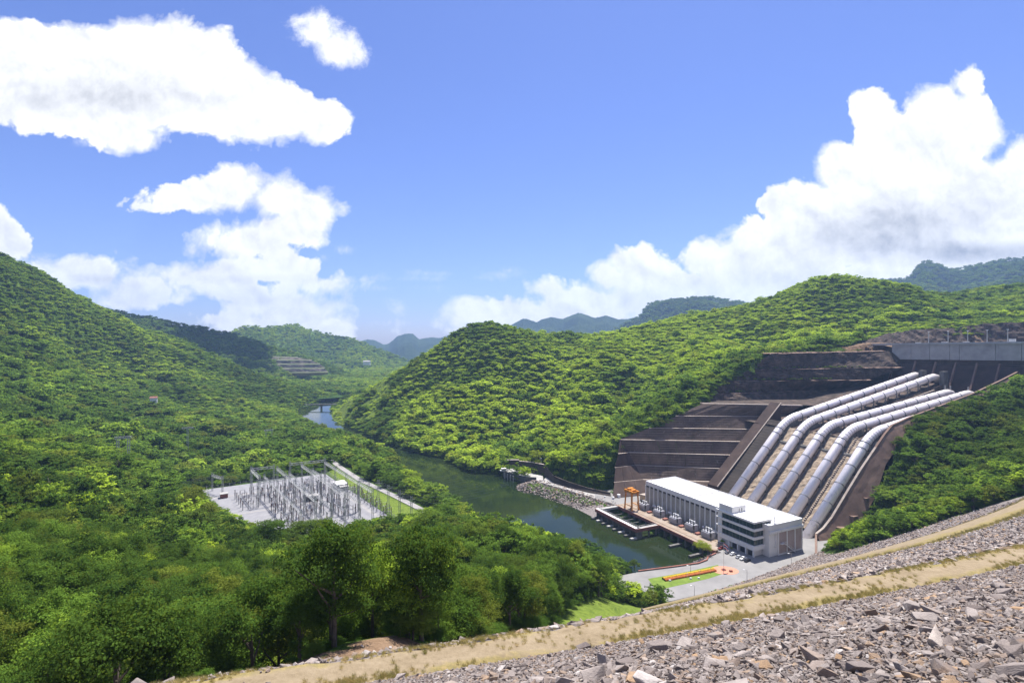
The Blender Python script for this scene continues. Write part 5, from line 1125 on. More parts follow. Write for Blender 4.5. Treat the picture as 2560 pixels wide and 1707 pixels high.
for b, z in ((64, 2), (75, 8), (88, 18)): MB().hexa([G(104, b, z - 8), G(109.5, b, z - 8), G(109.5, b + 5, z - 8), G(104, b + 5, z - 8), G(104, b, z + 5), G(108.5, b, z + 5), G(108.5, b + 5, z + 5), G(104, b + 5, z + 5)]).build('buttress', M['apron'], ow)
MB().hexa([G(99.8, 50, -.3), G(101.2, 50, -.3), tuple(Vector((178, 305.5, -.3))), tuple(Vector((176.6, 305.5, -.3))), G(99.8, 50, 3.5), G(101.2, 50, 3.5), (178, 305.5, .6), (176.6, 305.5, .6)]).build('end_wall', M['apron'], ow)
MB().box(0, 1, 0, 1, 0, 1)
lb_ = MB(); e = [G(96, 50, 0), G(108, 34, 0)]
kb = empty('kerb_wall', (0, 0, 0), 0, 'low red brown kerb wall along the foot of the dam', 'wall')
KP = [(52, 246), (76, 249.6), (101.6, 259.6), (138.6, 276.7), (160, 290), (176.8, 303.2), (186, 311), (194, 317.2), (204, 321)]
for (ax_, ay_), (bx_, by_) in zip(KP[:-1], KP[1:]): MB().bar((ax_, ay_, .15), (bx_, by_, .15), .55, 1.1).build('segment', M['red'] if ax_ > 130 else M['concd'], kb)
rk = empty('river_kerb', (0, 0, 0), 0, 'dark concrete kerb wall along the river corner of the yard', 'wall')
KQ = [(68, 282.6), (90, 288.5), (104, 292.6), (110.5, 297), (113, 301.5), (119, 306)]
for (ax_, ay_), (bx_, by_) in zip(KQ[:-1], KQ[1:]): MB().bar((ax_, ay_, -2.2), (bx_, by_, -2.2), .6, 5.4).build('segment', M['concd'], rk); MB().bar((ax_, ay_, .55), (bx_, by_, .55), .75, .3).build('coping', M['red'], rk)

# ------------------------------------------------------------------ intake and spillway deck
it = empty('intake_deck', (0, 0, 0), 0, 'long grey concrete deck wall above the penstock intakes', 'deck')
dz = lambda s: 120.2 + s * .022
PA = Vector(WL(-1.5, 320)); dirv = A
w_ = [0, 17.5, 33.5, 50, 57.5, 84, 101.5, 125, 150, 180]
for k in range(9):
    a = PA + dirv * (w_[k] + .18); b = PA + dirv * (w_[k + 1] - .18); h0 = dz(w_[k]); h1 = dz(w_[k + 1]); n_ = B * 2.
    MB().hexa([a + Vector((0, 0, h0 - 15.3)), b + Vector((0, 0, h1 - 15.3)), b + n_ + Vector((0, 0, h1 - 15.3)), a + n_ + Vector((0, 0, h0 - 15.3)), a + Vector((0, 0, h0 - 1)), b + Vector((0, 0, h1 - 1)), b + n_ + Vector((0, 0, h1 - 1)), a + n_ + Vector((0, 0, h0 - 1))]).build('wall_panel', M['conc'], it)
a, b = PA + dirv * -30, PA + dirv * 185; q_ = lambda p, o, z: tuple(p + B * o + Vector((0, 0, z)))
MB().hexa([q_(a, -1.2, dz(-30) - 1), q_(b, -1.2, dz(185) - 1), q_(b, 14, dz(185) - 1), q_(a, 14, dz(-30) - 1), q_(a, -1.2, dz(-30)), q_(b, -1.2, dz(185)), q_(b, 14, dz(185)), q_(a, 14, dz(-30))]).build('road_slab', M['conc'], it)
MB().hexa([q_(a, -1.25, dz(-30)), q_(b, -1.25, dz(185)), q_(b, -.9, dz(185)), q_(a, -.9, dz(-30)), q_(a, -1.25, dz(-30) + 1), q_(b, -1.25, dz(185) + 1), q_(b, -.9, dz(185) + 1), q_(a, -.9, dz(-30) + 1)]).build('parapet', M['steel'], it)
a = PA
MB().hexa([q_(a, 3.5, 94), q_(b, 3.5, 97), q_(b, 8, 97), q_(a, 8, 94), q_(a, 3.5, 119), q_(b, 3.5, 122), q_(b, 8, 122), q_(a, 8, 119)]).build('shadow_recess', M['terr'], it)  # dark material stands in for the shadow band under the deck panels
for j in range(9):
    s0, s1 = j * 15 - 4.9, j * 15 + 9.9; P = [G(s0, 304, 70), G(s1, 304, 70), G(s1, 321, 101.5), G(s0, 321, 101.5)]; MB().hexa(P + [tuple(Vector(p) + B * -1.2) for p in P]).build('apron_slab', M['brown'], it)
for s in (2, 21, 38, 54, 70, 86): MB().hexa([G(s, 300.5, 70), G(s + 1.4, 300.5, 70), G(s + 1.4, 318, 103.5), G(s, 318, 103.5), G(s, 299.2, 71), G(s + 1.4, 299.2, 71), G(s + 1.4, 316.5, 104.3), G(s, 316.5, 104.3)]).build('rib', M['apron'], it)
for s in (29, 46): MB().box(0, 1, 0, 1, 0, 1) and MB().hexa([G(s + 5, 297, 80), G(s + 8.5, 297, 80), G(s + 8.5, 304, 80), G(s + 5, 304, 80), G(s + 5, 297, 96), G(s + 8.5, 297, 96), G(s + 8.5, 304, 96), G(s + 5, 304, 96)]).build('valve_house', M['concd'], it)
for s in (58, 62, 75): MB().box(0, 1, 0, 1, 0, 1) and MB().hexa([G(s, 290, 60), G(s + .9, 290, 60), G(s + .9, 290.9, 60), G(s, 290.9, 60), G(s, 290, 84), G(s + .9, 290, 84), G(s + .9, 290.9, 84), G(s, 290.9, 84)]).build('pillar', M['conc'], it)
lab = ['lamp post on the deck nearest the left end of the deck wall', 'second lamp post along the deck wall', 'middle lamp post of five on the deck', 'fourth lamp post along the deck wall', 'last lamp post of five at the right end of the deck']
for k, u in enumerate((2321.6, 2370, 2419, 2467.5, 2519)):
    for s in np.linspace(0, 180, 1801):
        p = PA + A * s + B * 9
        if U0 + F * p.x / p.y >= u: break
    o = empty('lamp_post', (p.x, p.y, dz(s)), 0, lab[k], 'lamp post', 'tall grey posts on the intake deck')
    MB().tube([(0, 0, -.1), (0, 0, 11.5)], [.42, .3], 8).build('pole', M['steel'], o); MB().box(-.7, .7, -.4, .4, 11.4, 12.1).build('lamp_head', M['white'], o); MB().box(-.7, .7, -.7, .7, -.1, .7).build('base', M['conc'], o)
for k, (s, lb) in enumerate([(22, 'low white hatch box on the deck by the first lamp post'), (44, 'low white hatch box on the deck between lamp posts two and three'), (61, 'low white hatch box on the deck by the fourth lamp post'), (94, 'white hoist cabin on the deck at the photo edge')]):
    p = PA + A * s + B * 4; o = empty('hatch', (p.x, p.y, dz(s)), RZ, lb, 'hatch'); hh = 1.6 if k < 3 else 3.4
    MB().box(-2, 2, -1.2, 1.2, -.1, hh).build('box', M['white'], o); MB().box(-2.2, 2.2, -1.4, 1.4, hh, hh + .2).build('cover', M['conc'], o)
# rock cut behind the deck
rb = empty('rock_cutting', (0, 0, 0), 0, 'dark cut rock face rising behind the spillway deck', 'rock face')
for (p, q) in zip(TOPR[:-1], TOPR[1:]):
    a, b = Vector(atY(*p)), Vector(atY(*q)); a0, b0 = a * 1, b * 1; a0.z = b0.z = 118; a0.y -= 14; b0.y -= 14
    grid_surface('rock_face', a0, b0, b + Vector((0, 3, .5)), a + Vector((0, 3, .5)), 14, 10, M['rockcut'], rb, 3., 9, 60)

bp = [p for k in (1, 2, 3, 4) for p in [TW[k][0].lerp(TW[k][1], s) + Vector((0, 3, .3)) for s in np.random.default_rng(k).uniform(.01, .75, 46)]]
PLANTS = np.array([tuple(p) for p in bp])
# ------------------------------------------------------------------ yard furniture
lawn = poly('lawn', [at(1620, 1446, .03), at(1700, 1432, .03), at(1795, 1411, .03), at(1806, 1434, .03), at(1770, 1446, .03), at(1690, 1464, .03), at(1640, 1475, .03)], M['lawn']); tag(lawn, 'strip of mown lawn between the two yard roads', kind='structure')
pc = Vector(at(1813, 1425, 0)); pzp = []
for k in range(28):
    a = 2 * math.pi * k / 28; r = 5.6; pzp.append((pc.x + 1.3 * r * math.cos(a) - .2, pc.y + r * .95 * math.sin(a), .045))
pz = poly('plaza', pzp, M['plaza']); tag(pz, 'round orange paved plaza at the flagpole', kind='structure')
q = MB(); a0 = Vector(at(1660, 1450, 0)); a1 = Vector(at(1787, 1425.5, 0)); dv = (a1 - a0).normalized(); nv = Vector((-dv.y, dv.x, 0))
def hedge(name, off, w, h, mt, lb):
    r = np.random.default_rng(len(name)); m_ = 64; k_ = 8; v = []; f = []
    for i in range(m_ + 1):
        p = a0 + (a1 - a0) * (i / m_) + nv * off; wob = r.uniform(.85, 1.15)
        for j in range(k_ + 1):
            an = math.pi * j / k_; o_ = math.cos(an) * w / 2 * wob; z_ = (math.sin(an) ** .6) * h * r.uniform(.88, 1.1); pp_ = p + nv * o_; v.append((pp_.x, pp_.y, z_ + .02))
    for i in range(m_):
        for j in range(k_): s = i * (k_ + 1) + j; f.append((s, s + 1, s + k_ + 2, s + k_ + 1))
    for e in (0, m_): f.append(tuple(e * (k_ + 1) + j for j in range(4))[:4])
    o = link(bpy.data.objects.new('hedge', npmesh('hedge', v, f, [mt]))); tag(o, lb, 'hedge')
hedge('hedge', .9, 1.7, 1.25, M['hedgey'], 'long clipped yellow hedge on the lawn strip'); hedge('hedge_', -.7, 1.7, 1.0, M['hedger'], 'long clipped red brown hedge in front of the yellow one')
fp = empty('flagpole', (at(1809.4, 1424, 0)), 0, 'tall flagpole with a hanging red white and blue flag', 'flagpole')
MB().tube([(0, 0, 0), (0, 0, 15)], [.14, .07], 8).build('pole', M['white'], fp); MB().tube([(0, 0, 0), (0, 0, .35), (0, 0, .36), (0, 0, .7)], [1.3, 1.3, .7, .7], 12).build('base', M['red'], fp)
for k, (mt, w0) in enumerate((('flagr', 0), ('white', 1), ('flagb', 2), ('flagb', 3), ('white', 4), ('flagr', 5))):
    q = MB(); n_ = 8
    for j in range(n_):
        xa, xb = j / n_, (j + 1) / n_; dz_ = lambda x: -1.9 * x ** 1.4; wv_ = lambda x: .22 * math.sin(x * 9)
        h0, h1 = 14.4 - w0 * .42, 14.4 - (w0 + 1) * .42
        q.hexa([(.1 + xa * 2.3, wv_(xa) - .03, h1 + dz_(xa)), (.1 + xb * 2.3, wv_(xb) - .03, h1 + dz_(xb)), (.1 + xb * 2.3, wv_(xb) + .03, h1 + dz_(xb)), (.1 + xa * 2.3, wv_(xa) + .03, h1 + dz_(xa)),
                (.1 + xa * 2.3, wv_(xa) - .03, h0 + dz_(xa)), (.1 + xb * 2.3, wv_(xb) - .03, h0 + dz_(xb)), (.1 + xb * 2.3, wv_(xb) + .03, h0 + dz_(xb)), (.1 + xa * 2.3, wv_(xa) + .03, h0 + dz_(xa))])
    q.build('flag_stripe', M[mt], fp)
MB().box(pc.x + 1.6, pc.x + 3.2, pc.y - 2.2, pc.y - 1.2, .05, .9).build('planter_box', M['red']); tag(bpy.data.objects['planter_box'], 'small red brown planter beside the flagpole', 'planter')
for k, (u, v, lb) in enumerate([(1675, 1452, 'white stone marker at the left end of the hedge'), (1727, 1447, 'small white stone on the lawn below the hedge middle'), (1747, 1446, 'small white stone on the lawn nearer the plaza')]):
    o = MB().hexa([(-.7, -.35, -.1), (.7, -.35, -.1), (.7, .35, -.1), (-.7, .35, -.1), (-.5, -.25, .75), (.55, -.2, .65), (.5, .25, .7), (-.5, .25, .8)]).build('marker_stone', M['white']); o.location = at(u, v, .03); tag(o, lb, 'stone')
for k, u in enumerate((1718, 1750, 1777)):
    o = empty('garden_lamp', at(u, 1444 - (u - 1718) * .23, .03), 0, ['thin white garden lamp in front of the hedge near its left half', 'thin white garden lamp in front of the hedge middle', 'thin white garden lamp in front of the hedge near the plaza'][k], 'lamp', 'lamps along the hedge')
    MB().tube([(0, 0, -.05), (0, 0, 2.2)], .06, 6).build('pole', M['white'], o); MB().tube([(0, 0, 2.2), (0, 0, 2.6)], [.22, .12], 8).build('lamp_head', M['white'], o)
lamps = [(1978.4, 1383, 1420.6, 'street lamp on the yard edge nearest the office shadow'), (1867.5, 1424, 1455, 'street lamp on the yard edge below the plaza'), (1736, 1463, 1489, 'street lamp on the yard edge near the forest'), (1726.5, 1413, 1431, 'street lamp between the river kerb and the hedge')]
for u, vt, vb, lb in lamps:
    p = Vector(at(u, vb, 0)); h_ = (vb - vt) / F * p.y; o = empty('street_lamp', p, 0, lb, 'street lamp', 'street lamps round the yard')
    MB().tube([(0, 0, -.05), (0, 0, h_)], [.13, .08], 6).build('pole', M['steel'], o); MB().bar((0, 0, h_), (-1.6, -.5, h_ + .3), .12).build('arm', M['steel'], o); MB().box(-2.3, -1.4, -.8, -.3, h_ + .2, h_ + .4).build('lamp_head', M['white'], o)
# cars
def car(paint, pickup=False):
    o = empty('car', (0, 0, 0), 0); pr = [(-2.2, .35), (-2.25, .75), (-2.05, .98), (2.0, 1.0), (2.2, .8), (2.2, .35)] if not pickup else [(-2.4, .45), (-2.4, 1.0), (2.3, 1.05), (2.45, .85), (2.45, .45)]
    def prism(name, P, w0, w1, mt):
        q = MB(); n_ = len(P); zm = max(z for _, z in P); zi = min(z for _, z in P)
        wz = lambda z: w0 + (w1 - w0) * (z - zi) / (zm - zi)
        q.add([(x, -wz(z), z) for x, z in P] + [(x, wz(z), z) for x, z in P], [tuple(range(n_)), tuple(range(2 * n_ - 1, n_ - 1, -1))] + [(i, (i + 1) % n_, n_ + (i + 1) % n_, n_ + i) for i in range(n_)])
        return q.build(name, mt, o)
    prism('body', pr, .86, .84, paint)
    cab = [(-1.75, .99), (-1.25, 1.42), (.55, 1.42), (1.2, 1.0)] if not pickup else [(-.6, 1.03), (-.45, 1.6), (.8, 1.6), (1.4, 1.04)]
    prism('window', cab, .78, .62, M['carglass']); prism('roof', [(cab[1][0] - .05, cab[1][1] - .02), (cab[1][0], cab[1][1] + .06), (cab[2][0], cab[2][1] + .06), (cab[2][0] + .05, cab[2][1] - .02)], .66, .62, paint)
    for a in (-1.4, 1.4):
        for b in (-.8, .8): MB().tube([(a, b - .11, .33), (a, b + .11, .33)], .33, 12).build('wheel', M['tyre'], o)
    for b in (-.6, .6): MB().box(2.17, 2.23, b - .17, b + .17, .6, .78).build('headlight', M['white'], o)
    return o
cars = [(1803, 1372, 'maroon', 1, 'maroon pickup parked behind the hanging flag'), (1820, 1382, 'grey', 0, 'dark grey car parked right of the flag'), (1832.5, 1386, 'white', 0, 'white car parked third from the flag'), (1847, 1393.5, 'silver', 0, 'silver car parked fourth from the flag'), (1857.5, 1398, 'white', 1, 'white pickup parked next to the black car'), (1868, 1402.5, 'black', 0, 'black car parked nearest the office corner column')]
for u, v, pn, pk, lb in cars:
    o = car(M['car_' + pn], pk); o.location = at(u, v, .02); o.rotation_euler = (0, 0, RZ + math.pi / 2 + .12); tag(o, lb, 'car', 'cars parked by the office block')
b = empty('round_tree', (*Vector(at(1757, 1386, 0))[:2], -.3), 0, 'round bright yellow green tree at the river corner of the yard', 'tree'); b.scale = (10.5, 10.5, 9.6); b['tint'] = .97
for nm, me in (('trunk', TRUNK[4]), ('crown', CROWN[4])): c = inst(me, nm, b); c['tint'] = .97
for k, (u, v, hh) in enumerate([(1806, 1361, 3.), (1830, 1376, 2.)]):
    b = empty('shrub', at(u, v - 2, 0), k, ['small shrub at the left foot of the office block', 'low shrub under the office windows behind the cars'][k], 'shrub'); b.scale = (hh, hh, hh); b['tint'] = .6
    c = inst(CROWN[4], 'crown', b); c['tint'] = .6

# ------------------------------------------------------------------ promenade, jetty and their wall
pr_ = []
for i, p in enumerate(PROM):
    d = Vector((*PROM[min(i + 1, 4)], 0)) - Vector((*PROM[max(i - 1, 0)], 0)); d.normalize(); pr_.append((Vector((*p, -.25)), Vector((-d.y, d.x, 0))))
q = MB()
pth = poly('promenade', [tuple(at(1341, 1202, -.2)), tuple(at(1400, 1219, -.2)), tuple(at(1470, 1239, -.2)), tuple(at(1541, 1263, -.2)), tuple(at(1566, 1247, -.2)), tuple(at(1525, 1238, -.2)), tuple(at(1480, 1231, -.2)), tuple(at(1422, 1213, -.2)), tuple(at(1366, 1190, -.2)), tuple(at(1358, 1201, -.2))], M['conc']); tag(pth, 'pale promenade path along the stone river bank', kind='structure')
jt = empty('jetty', (0, 0, 0), 0, 'concrete boat jetty beside the dark wall at the bend of the river', 'jetty')
JP = [(1257, 1176), (1284, 1169), (1357, 1189), (1358, 1202), (1341, 1203), (1341, 1192.5), (1315, 1191)]
jw = [at(u, v, -.2) for u, v in JP]; poly('deck', jw, M['conc'], jt)
for p, r in zip(jw, jw[1:] + jw[:1]):
    d = (Vector(r) - Vector(p)); MB().hexa([(p[0], p[1], -9), (r[0], r[1], -9), (r[0] + .3, r[1] + .6, -9), (p[0] + .3, p[1] + .6, -9), (p[0], p[1], -.22), (r[0], r[1], -.22), (r[0] + .3, r[1] + .6, -.22), (p[0] + .3, p[1] + .6, -.22)]).build('quay_wall', M['concd'], jt)
for k in range(4): p = Vector(at(1262 + k * 7, 1180 + k * 3, -.2)); MB().tube([(p.x, p.y - .8, -9), (p.x, p.y - .8, -.3)], .4, 8).build('pile', M['conc'], jt)
bt = empty('work_boat', at(1261, 1178, -.2), .3, 'small white cabin boat kept at the end of the jetty', 'boat')
MB().hexa([(-4, -1.1, .2), (4, -.3, .3), (4, .3, .3), (-4, 1.1, .2), (-4.2, -1.5, 1.4), (4.8, -.2, 1.6), (4.8, .2, 1.6), (-4.2, 1.5, 1.4)]).build('hull', M['white'], bt); MB().box(-2.5, 1.2, -1.1, 1.1, 1.4, 2.9).build('cabin', M['white'], bt); MB().box(-2.9, 1.6, -1.4, 1.4, 2.9, 3.1).build('roof', M['whiteroof'], bt); MB().box(-2.4, 1.22, -1.13, 1.13, 2.0, 2.6).build('window', M['carglass'], bt)
jwall = empty('quay_retaining_wall', (0, 0, 0), 0, 'dark retaining wall with a pale coping above the jetty', 'retaining wall')
WP = [((1268, 1150), (1266, 1172)), ((1297, 1150), (1297, 1174)), ((1299, 1153), (1299, 1175)), ((1333, 1156), (1330, 1184)), ((1371, 1162), (1362, 1192)), ((1389, 1190), (1385, 1211)), ((1430, 1206), (1425, 1224)), ((1480, 1221), (1475, 1236)), ((1532, 1233), (1530, 1246))]
bas = [Vector(at(b_[0], b_[1], -.3)) + Vector((0, 4, 0)) for _, b_ in WP]
for i in range(len(WP) - 1):
    a_, c_ = bas[i], bas[i + 1]; ta = CZ - (WP[i][0][1] - V0) / F * (a_.y + 3); tc = CZ - (WP[i + 1][0][1] - V0) / F * (c_.y + 3); o_ = Vector((.2, 3, 0))
    MB().hexa([tuple(a_), tuple(c_), tuple(c_ + o_ + Vector((0, 2, 0))), tuple(a_ + o_ + Vector((0, 2, 0))), (a_.x + .2, a_.y + 3, ta), (c_.x + .2, c_.y + 3, tc), (c_.x + .2, c_.y + 5, tc), (a_.x + .2, a_.y + 5, ta)]).build('wall_panel', M['terrb'], jwall)
    MB().hexa([(a_.x, a_.y + 2.8, ta), (c_.x, c_.y + 2.8, tc), (c_.x, c_.y + 5, tc), (a_.x, a_.y + 5, ta), (a_.x, a_.y + 2.8, ta + .4), (c_.x, c_.y + 2.8, tc + .4), (c_.x, c_.y + 5, tc + .4), (a_.x, a_.y + 5, ta + .4)]).build('coping', M['ledge' if i < 4 else 'terrb'], jwall)  # farther coping coloured dark to imitate the shade under overhanging trees
p = bas[3].lerp(bas[4], .75); o = empty('street_lamp', (p.x, p.y + 4, CZ - (1161 - V0) / F * (p.y + 4)), 0, 'white lamp post on the coping above the jetty', 'street lamp')
MB().tube([(0, 0, -.1), (0, 0, 5.5)], [.18, .1], 6).build('pole', M['white'], o); MB().box(-.4, .4, -.3, .3, 5.4, 5.9).build('lamp_head', M['white'], o)

# ------------------------------------------------------------------ switchyard
sg = poly('gravel_yard', [SW(-3, -2, 5), SW(92, -2, 5), SW(92, 148, 5), (-134, 318, 5), (-164, 336, 5), (-179, 346, 5), (-199, 363, 5), (-223, 387, 5)], M['gravelw']); tag(sg, 'white gravel ground of the electrical switchyard', kind='structure')
SRZ = math.atan2(E1[1], E1[0])
for k, (p0, p1, q0, q1) in enumerate([(-3, 92, 27, 30), (-3, 92, 78, 80.5), (84, 87, -2, 148)]):
    o = poly('road', [SW(p0, q0, 5.012 + k * .004), SW(p1, q0, 5.012 + k * .004), SW(p1, q1, 5.012 + k * .004), SW(p0, q1, 5.012 + k * .004)], M['road']); tag(o, 'narrow grey service road across the white gravel', kind='structure')
rd = []
for s in (-1, 1):
    L2 = []
    for i, p in enumerate(SROAD):
        d = Vector((*SROAD[min(i + 1, 6)], 0)) - Vector((*SROAD[max(i - 1, 0)], 0)); d.normalize(); L2.append((p[0] - d.y * 2.6 * s, p[1] + d.x * 2.6 * s, 4.95))
    rd += L2 if s < 0 else L2[::-1]
o = poly('road', rd, M['road']); tag(o, 'grey road along the river side of the switchyard', kind='structure')
def lattice(q, a, b, w, bay, ch=.22, br=.11):
    """four-chord lattice member from a to b"""
    a, b = Vector(a), Vector(b); d = (b - a).normalized(); x = d.cross(Vector((0, 0, 1)) if abs(d.z) < .9 else Vector((1, 0, 0))).normalized() * (w / 2); y = x.cross(d).normalized() * (w / 2)
    cs = [x + y, x - y, -x - y, y - x]; n_ = max(1, int((b - a).length / bay))
    for c in cs: q.bar(a + c, b + c, ch)
    for k in range(n_):
        p0, p1 = a.lerp(b, k / n_), a.lerp(b, (k + 1) / n_)
        for j in range(4): q.bar(p0 + cs[j], p1 + cs[(j + 1) % 4], br)
def sloc(p, q, z=0): w = S0 + E1 * p - E2 * -q if False else S0 + E1 * p + E2 * q; return (w[0], w[1], 5 + z)
gl = ['lattice gantry line nearest the left side of the switchyard', 'lattice gantry line through the middle of the switchyard', 'lattice gantry line nearest the river side of the switchyard']
HG = 19.5
def gantry(cols, lb, h=HG, w=1.7):
    o = empty('gantry', (0, 0, 0), 0, lb, 'gantry', 'steel lattice gantries in the switchyard')
    for p, q_ in cols: q = MB(); lattice(q, sloc(p, q_, -.1), sloc(p, q_, h + 2.5), 1.0, 3.4, .13, .06); q.build('column', M['steel'], o)
    for (p, q_), (p2, q2) in zip(cols[:-1], cols[1:]): q = MB(); lattice(q, sloc(p, q_, h), sloc(p2, q2, h), w * .85, 3.2, .17, .08); q.build('beam', M['steel'], o)
for k, p in enumerate((43, 61, 79)): gantry([(p, 42 + j * 25.5) for j in range(5)], gl[k])
for k, p in enumerate((34, 52, 70)): gantry([(p, 40 + j * 21) for j in range(6)], ['low gantry line left of the first long gantry', 'low gantry line between the left and middle long gantries', 'low gantry line between the middle and river side gantries'][k], 14., 1.2)
gantry([(26, 33), (42, 35)], 'short cross gantry at the far left of the long gantries'); gantry([(53, 39), (79, 41)], 'wide cross gantry at the far edge of the switchyard', HG + 1.5)
gantry([(26, 36), (26, 66)], 'gantry with hanging insulators at the left of the cross gantry'); gantry([(3, 6), (8, 22)], 'low lattice gantry at the left corner of the gravel', 12.5)
gantry([(24, 70), (42, 70)], 'cross gantry joining the left gantry line near its middle', HG - 2); gantry([(43, 93), (61, 93)], 'cross gantry between the left and middle lines', HG - 3); gantry([(61, 118), (79, 118)], 'cross gantry between the middle and river side lines', HG - 3)
# overhead conductors
q = MB(); rq = random.Random(9)
def wire(q, a, b, sag, r=.10, n=6):
    a, b = Vector(a), Vector(b); pts = [a.lerp(b, t_ / n) - Vector((0, 0, sag * 4 * (t_ / n) * (1 - t_ / n))) for t_ in range(n + 1)]
    for u_, v_ in zip(pts[:-1], pts[1:]): q.bar(u_, v_, r)
cw = empty('conductors', (0, 0, 0), 0, 'thin overhead wires strung between the switchyard gantries', 'wires')
for p in (43, 61):
    for j in range(9): q_ = 45 + j * 12; wire(q, sloc(p, q_, HG - .5), sloc(p + 18, q_, HG - .5), 1.6)
for j in range(5): wire(q, sloc(26, 38 + j * 6, HG - .4), sloc(43, 44 + j * 6, HG - .4), 1.4)
for j in range(3): wire(q, sloc(3 + j * 2, 8 + j * 5, 12), sloc(-45, 4 + j * 5, 15), 2.); wire(q, sloc(4 + j * 2, 8 + j * 5, 12), sloc(26, 38 + j * 8, HG - 1), 1.5)
for p in (43.5, 61.5, 79.5, 52): wire(q, sloc(p, 30, 9), sloc(p, 140, 9), .2, .14, 10)
for p in (30, 36, 66, 72, 84): wire(q, sloc(p, 34, 6.5), sloc(p, 138, 6.5), .15, .12, 10)
q.build('wire', M['steeld'], cw)
# equipment
def equip(kind):
    if kind == 0:
        o = empty('disconnector', (0, 0, 0), 0)
        for a in (-1.6, 1.6): MB().box(a - .14, a + .14, -.14, .14, -.1, 3.6).build('post', M['steeld'], o); MB().tube([(a, 0, 3.6), (a, 0, 6.0)], [.26, .2], 8).build('insulator', M['insul'], o)
        MB().bar((-2, 0, 3.5), (2, 0, 3.5), .25).build('base_beam', M['steel'], o); MB().bar((-1.7, 0, 6.1), (1.7, 0, 6.15), .14).build('blade', M['steel'], o)
    elif kind == 1:
        o = empty('circuit_breaker', (0, 0, 0), 0)
        MB().box(-.7, .7, -.5, .5, -.1, 2.4).build('cabinet', M['tank'], o); MB().tube([(0, 0, 2.4), (0, 0, 5.2)], [.34, .26], 8).build('insulator', M['insul'], o)
        for s in (-1, 1): MB().tube([(0, 0, 5.2), (s * 1.3, 0, 6.6)], [.28, .22], 8).build('head', M['insulg'], o)
    elif kind == 2:
        o = empty('post_insulator', (0, 0, 0), 0); MB().box(-.16, .16, -.16, .16, -.1, 4.6).build('post', M['steel'], o); MB().tube([(0, 0, 4.6), (0, 0, 7.4)], [.24, .16], 8).build('insulator', M['insul'], o); MB().tube([(0, 0, 7.4), (0, 0, 7.7)], .3, 8).build('cap', M['steel'], o)
    else:
        o = empty('instrument_transformer', (0, 0, 0), 0); MB().box(-.25, .25, -.25, .25, -.1, 3.0).build('pedestal', M['conc'], o); MB().tube([(0, 0, 3.0), (0, 0, 3.6)], .5, 10).build('tank', M['tank'], o); MB().tube([(0, 0, 3.6), (0, 0, 6.6)], [.34, .22], 8).build('insulator', M['insul'], o); MB().tube([(0, 0, 6.6), (0, 0, 7.2)], .42, 8).build('head', M['steel'], o)
    return o
protos = [equip(k) for k in range(4)]; used = [0] * 4
for o in protos: KIDS[o] = list(o.children)
en = ['disconnector', 'circuit breaker', 'post insulator', 'instrument transformer']; el = ['two post disconnector switch with a bare arm', 'circuit breaker with twin heads on a grey cabinet', 'tall brown post insulator on a steel post', 'instrument transformer with a rounded head']
def where(p, q_): return ('far' if q_ < 55 else 'central' if q_ < 95 else 'near') + ' rows of the ' + ('left' if p < 30 else 'middle' if p < 62 else 'riverside') + ' switchyard bay'
def place(k, p, q_, rz=0.):
    o = protos[k] if not used[k] else copy_tree(protos[k]); used[k] = 1; o.location = sloc(p, q_); o.rotation_euler = (0, 0, SRZ + rz)
    b = where(p, q_); tag(o, '%s, %s' % (el[k], b), en[k], '%ss, %s' % (en[k], b))
for p in (29.5, 32.5, 36.5, 39.5, 46, 49, 54, 57, 64, 67.5, 72.5, 76):
    for j, q_ in enumerate((33, 39, 44, 50, 58, 65, 72, 86, 92, 99, 106, 113, 122, 130)):
        if rq.random() < .12: continue
        place([0, 2, 1, 0, 3, 0, 2, 1, 3, 0, 2, 0][(j + int(p)) % 12], p + rq.uniform(-.4, .4), q_, math.pi / 2 * (j % 2))
for p in (14, 19, 24):
    for q_ in (40, 48, 56, 64, 72): place([2, 0, 3][int(p) % 3], p, q_)
for j in range(13): place(2 if j % 2 else 3, 89, 66 + j * 6); place(0, 93.5 if j % 3 else 92, 68 + j * 6)
for k, (p, q_, a, b, h, mt, lb) in enumerate([(60, 74, 4, 2.5, 3.6, 'steeld', 'dark power transformer box in the middle of the switchyard'), (88, 52, 4, 6, 4., 'conc', 'small control house with a cream roof at the river side of the gravel'), (8, 30, 2.5, 2.5, 3, 'red', 'red brown equipment hut at the left of the gravel'), (88, 60, 3, 3, 3.2, 'steeld', 'dark machinery cabinet behind the control house')]):
    o = empty('control_house' if k in (1, 2) else 'power_transformer', sloc(p, q_), SRZ, lb, 'hut' if k in (1, 2) else 'transformer')
    MB().box(-a, a, -b, b, -.1, h).build('wall' if k in (1, 2) else 'tank', M[mt], o); MB().box(-a - .4, a + .4, -b - .4, b + .4, h, h + .35).build('roof', M['whiteroof'] if k == 1 else M['conc'], o); MB().box(a - .02, a + .06, -.5, .5, 0, 2.1).build('door', M['steeld'], o)
# fence round the yard
fe = empty('fence', (0, 0, 0), 0, 'wire mesh fence on posts round the white gravel yard', 'fence')
cr_ = [sloc(-4, -3), sloc(93.5, -3), sloc(93.5, 149)]; fpm = None
for a, b in ((cr_[0], cr_[1]), (cr_[1], cr_[2])):
    n_ = int(math.dist(a, b) / 4)
    for k in range(n_):
        p = Vector(a).lerp(Vector(b), k / n_)
        if fpm is None: o = MB().box(-.09, .09, -.09, .09, -.2, 2.4).build('fence_post', M['steel'], fe); fpm = o.data; o.location = p
        else: inst(fpm, 'fence_post', fe, p)
    for z in (.3, 1.2, 2.2): MB().bar(Vector(a) + Vector((0, 0, z)), Vector(b) + Vector((0, 0, z)), .05).build('fence_wire', M['steel'], fe)
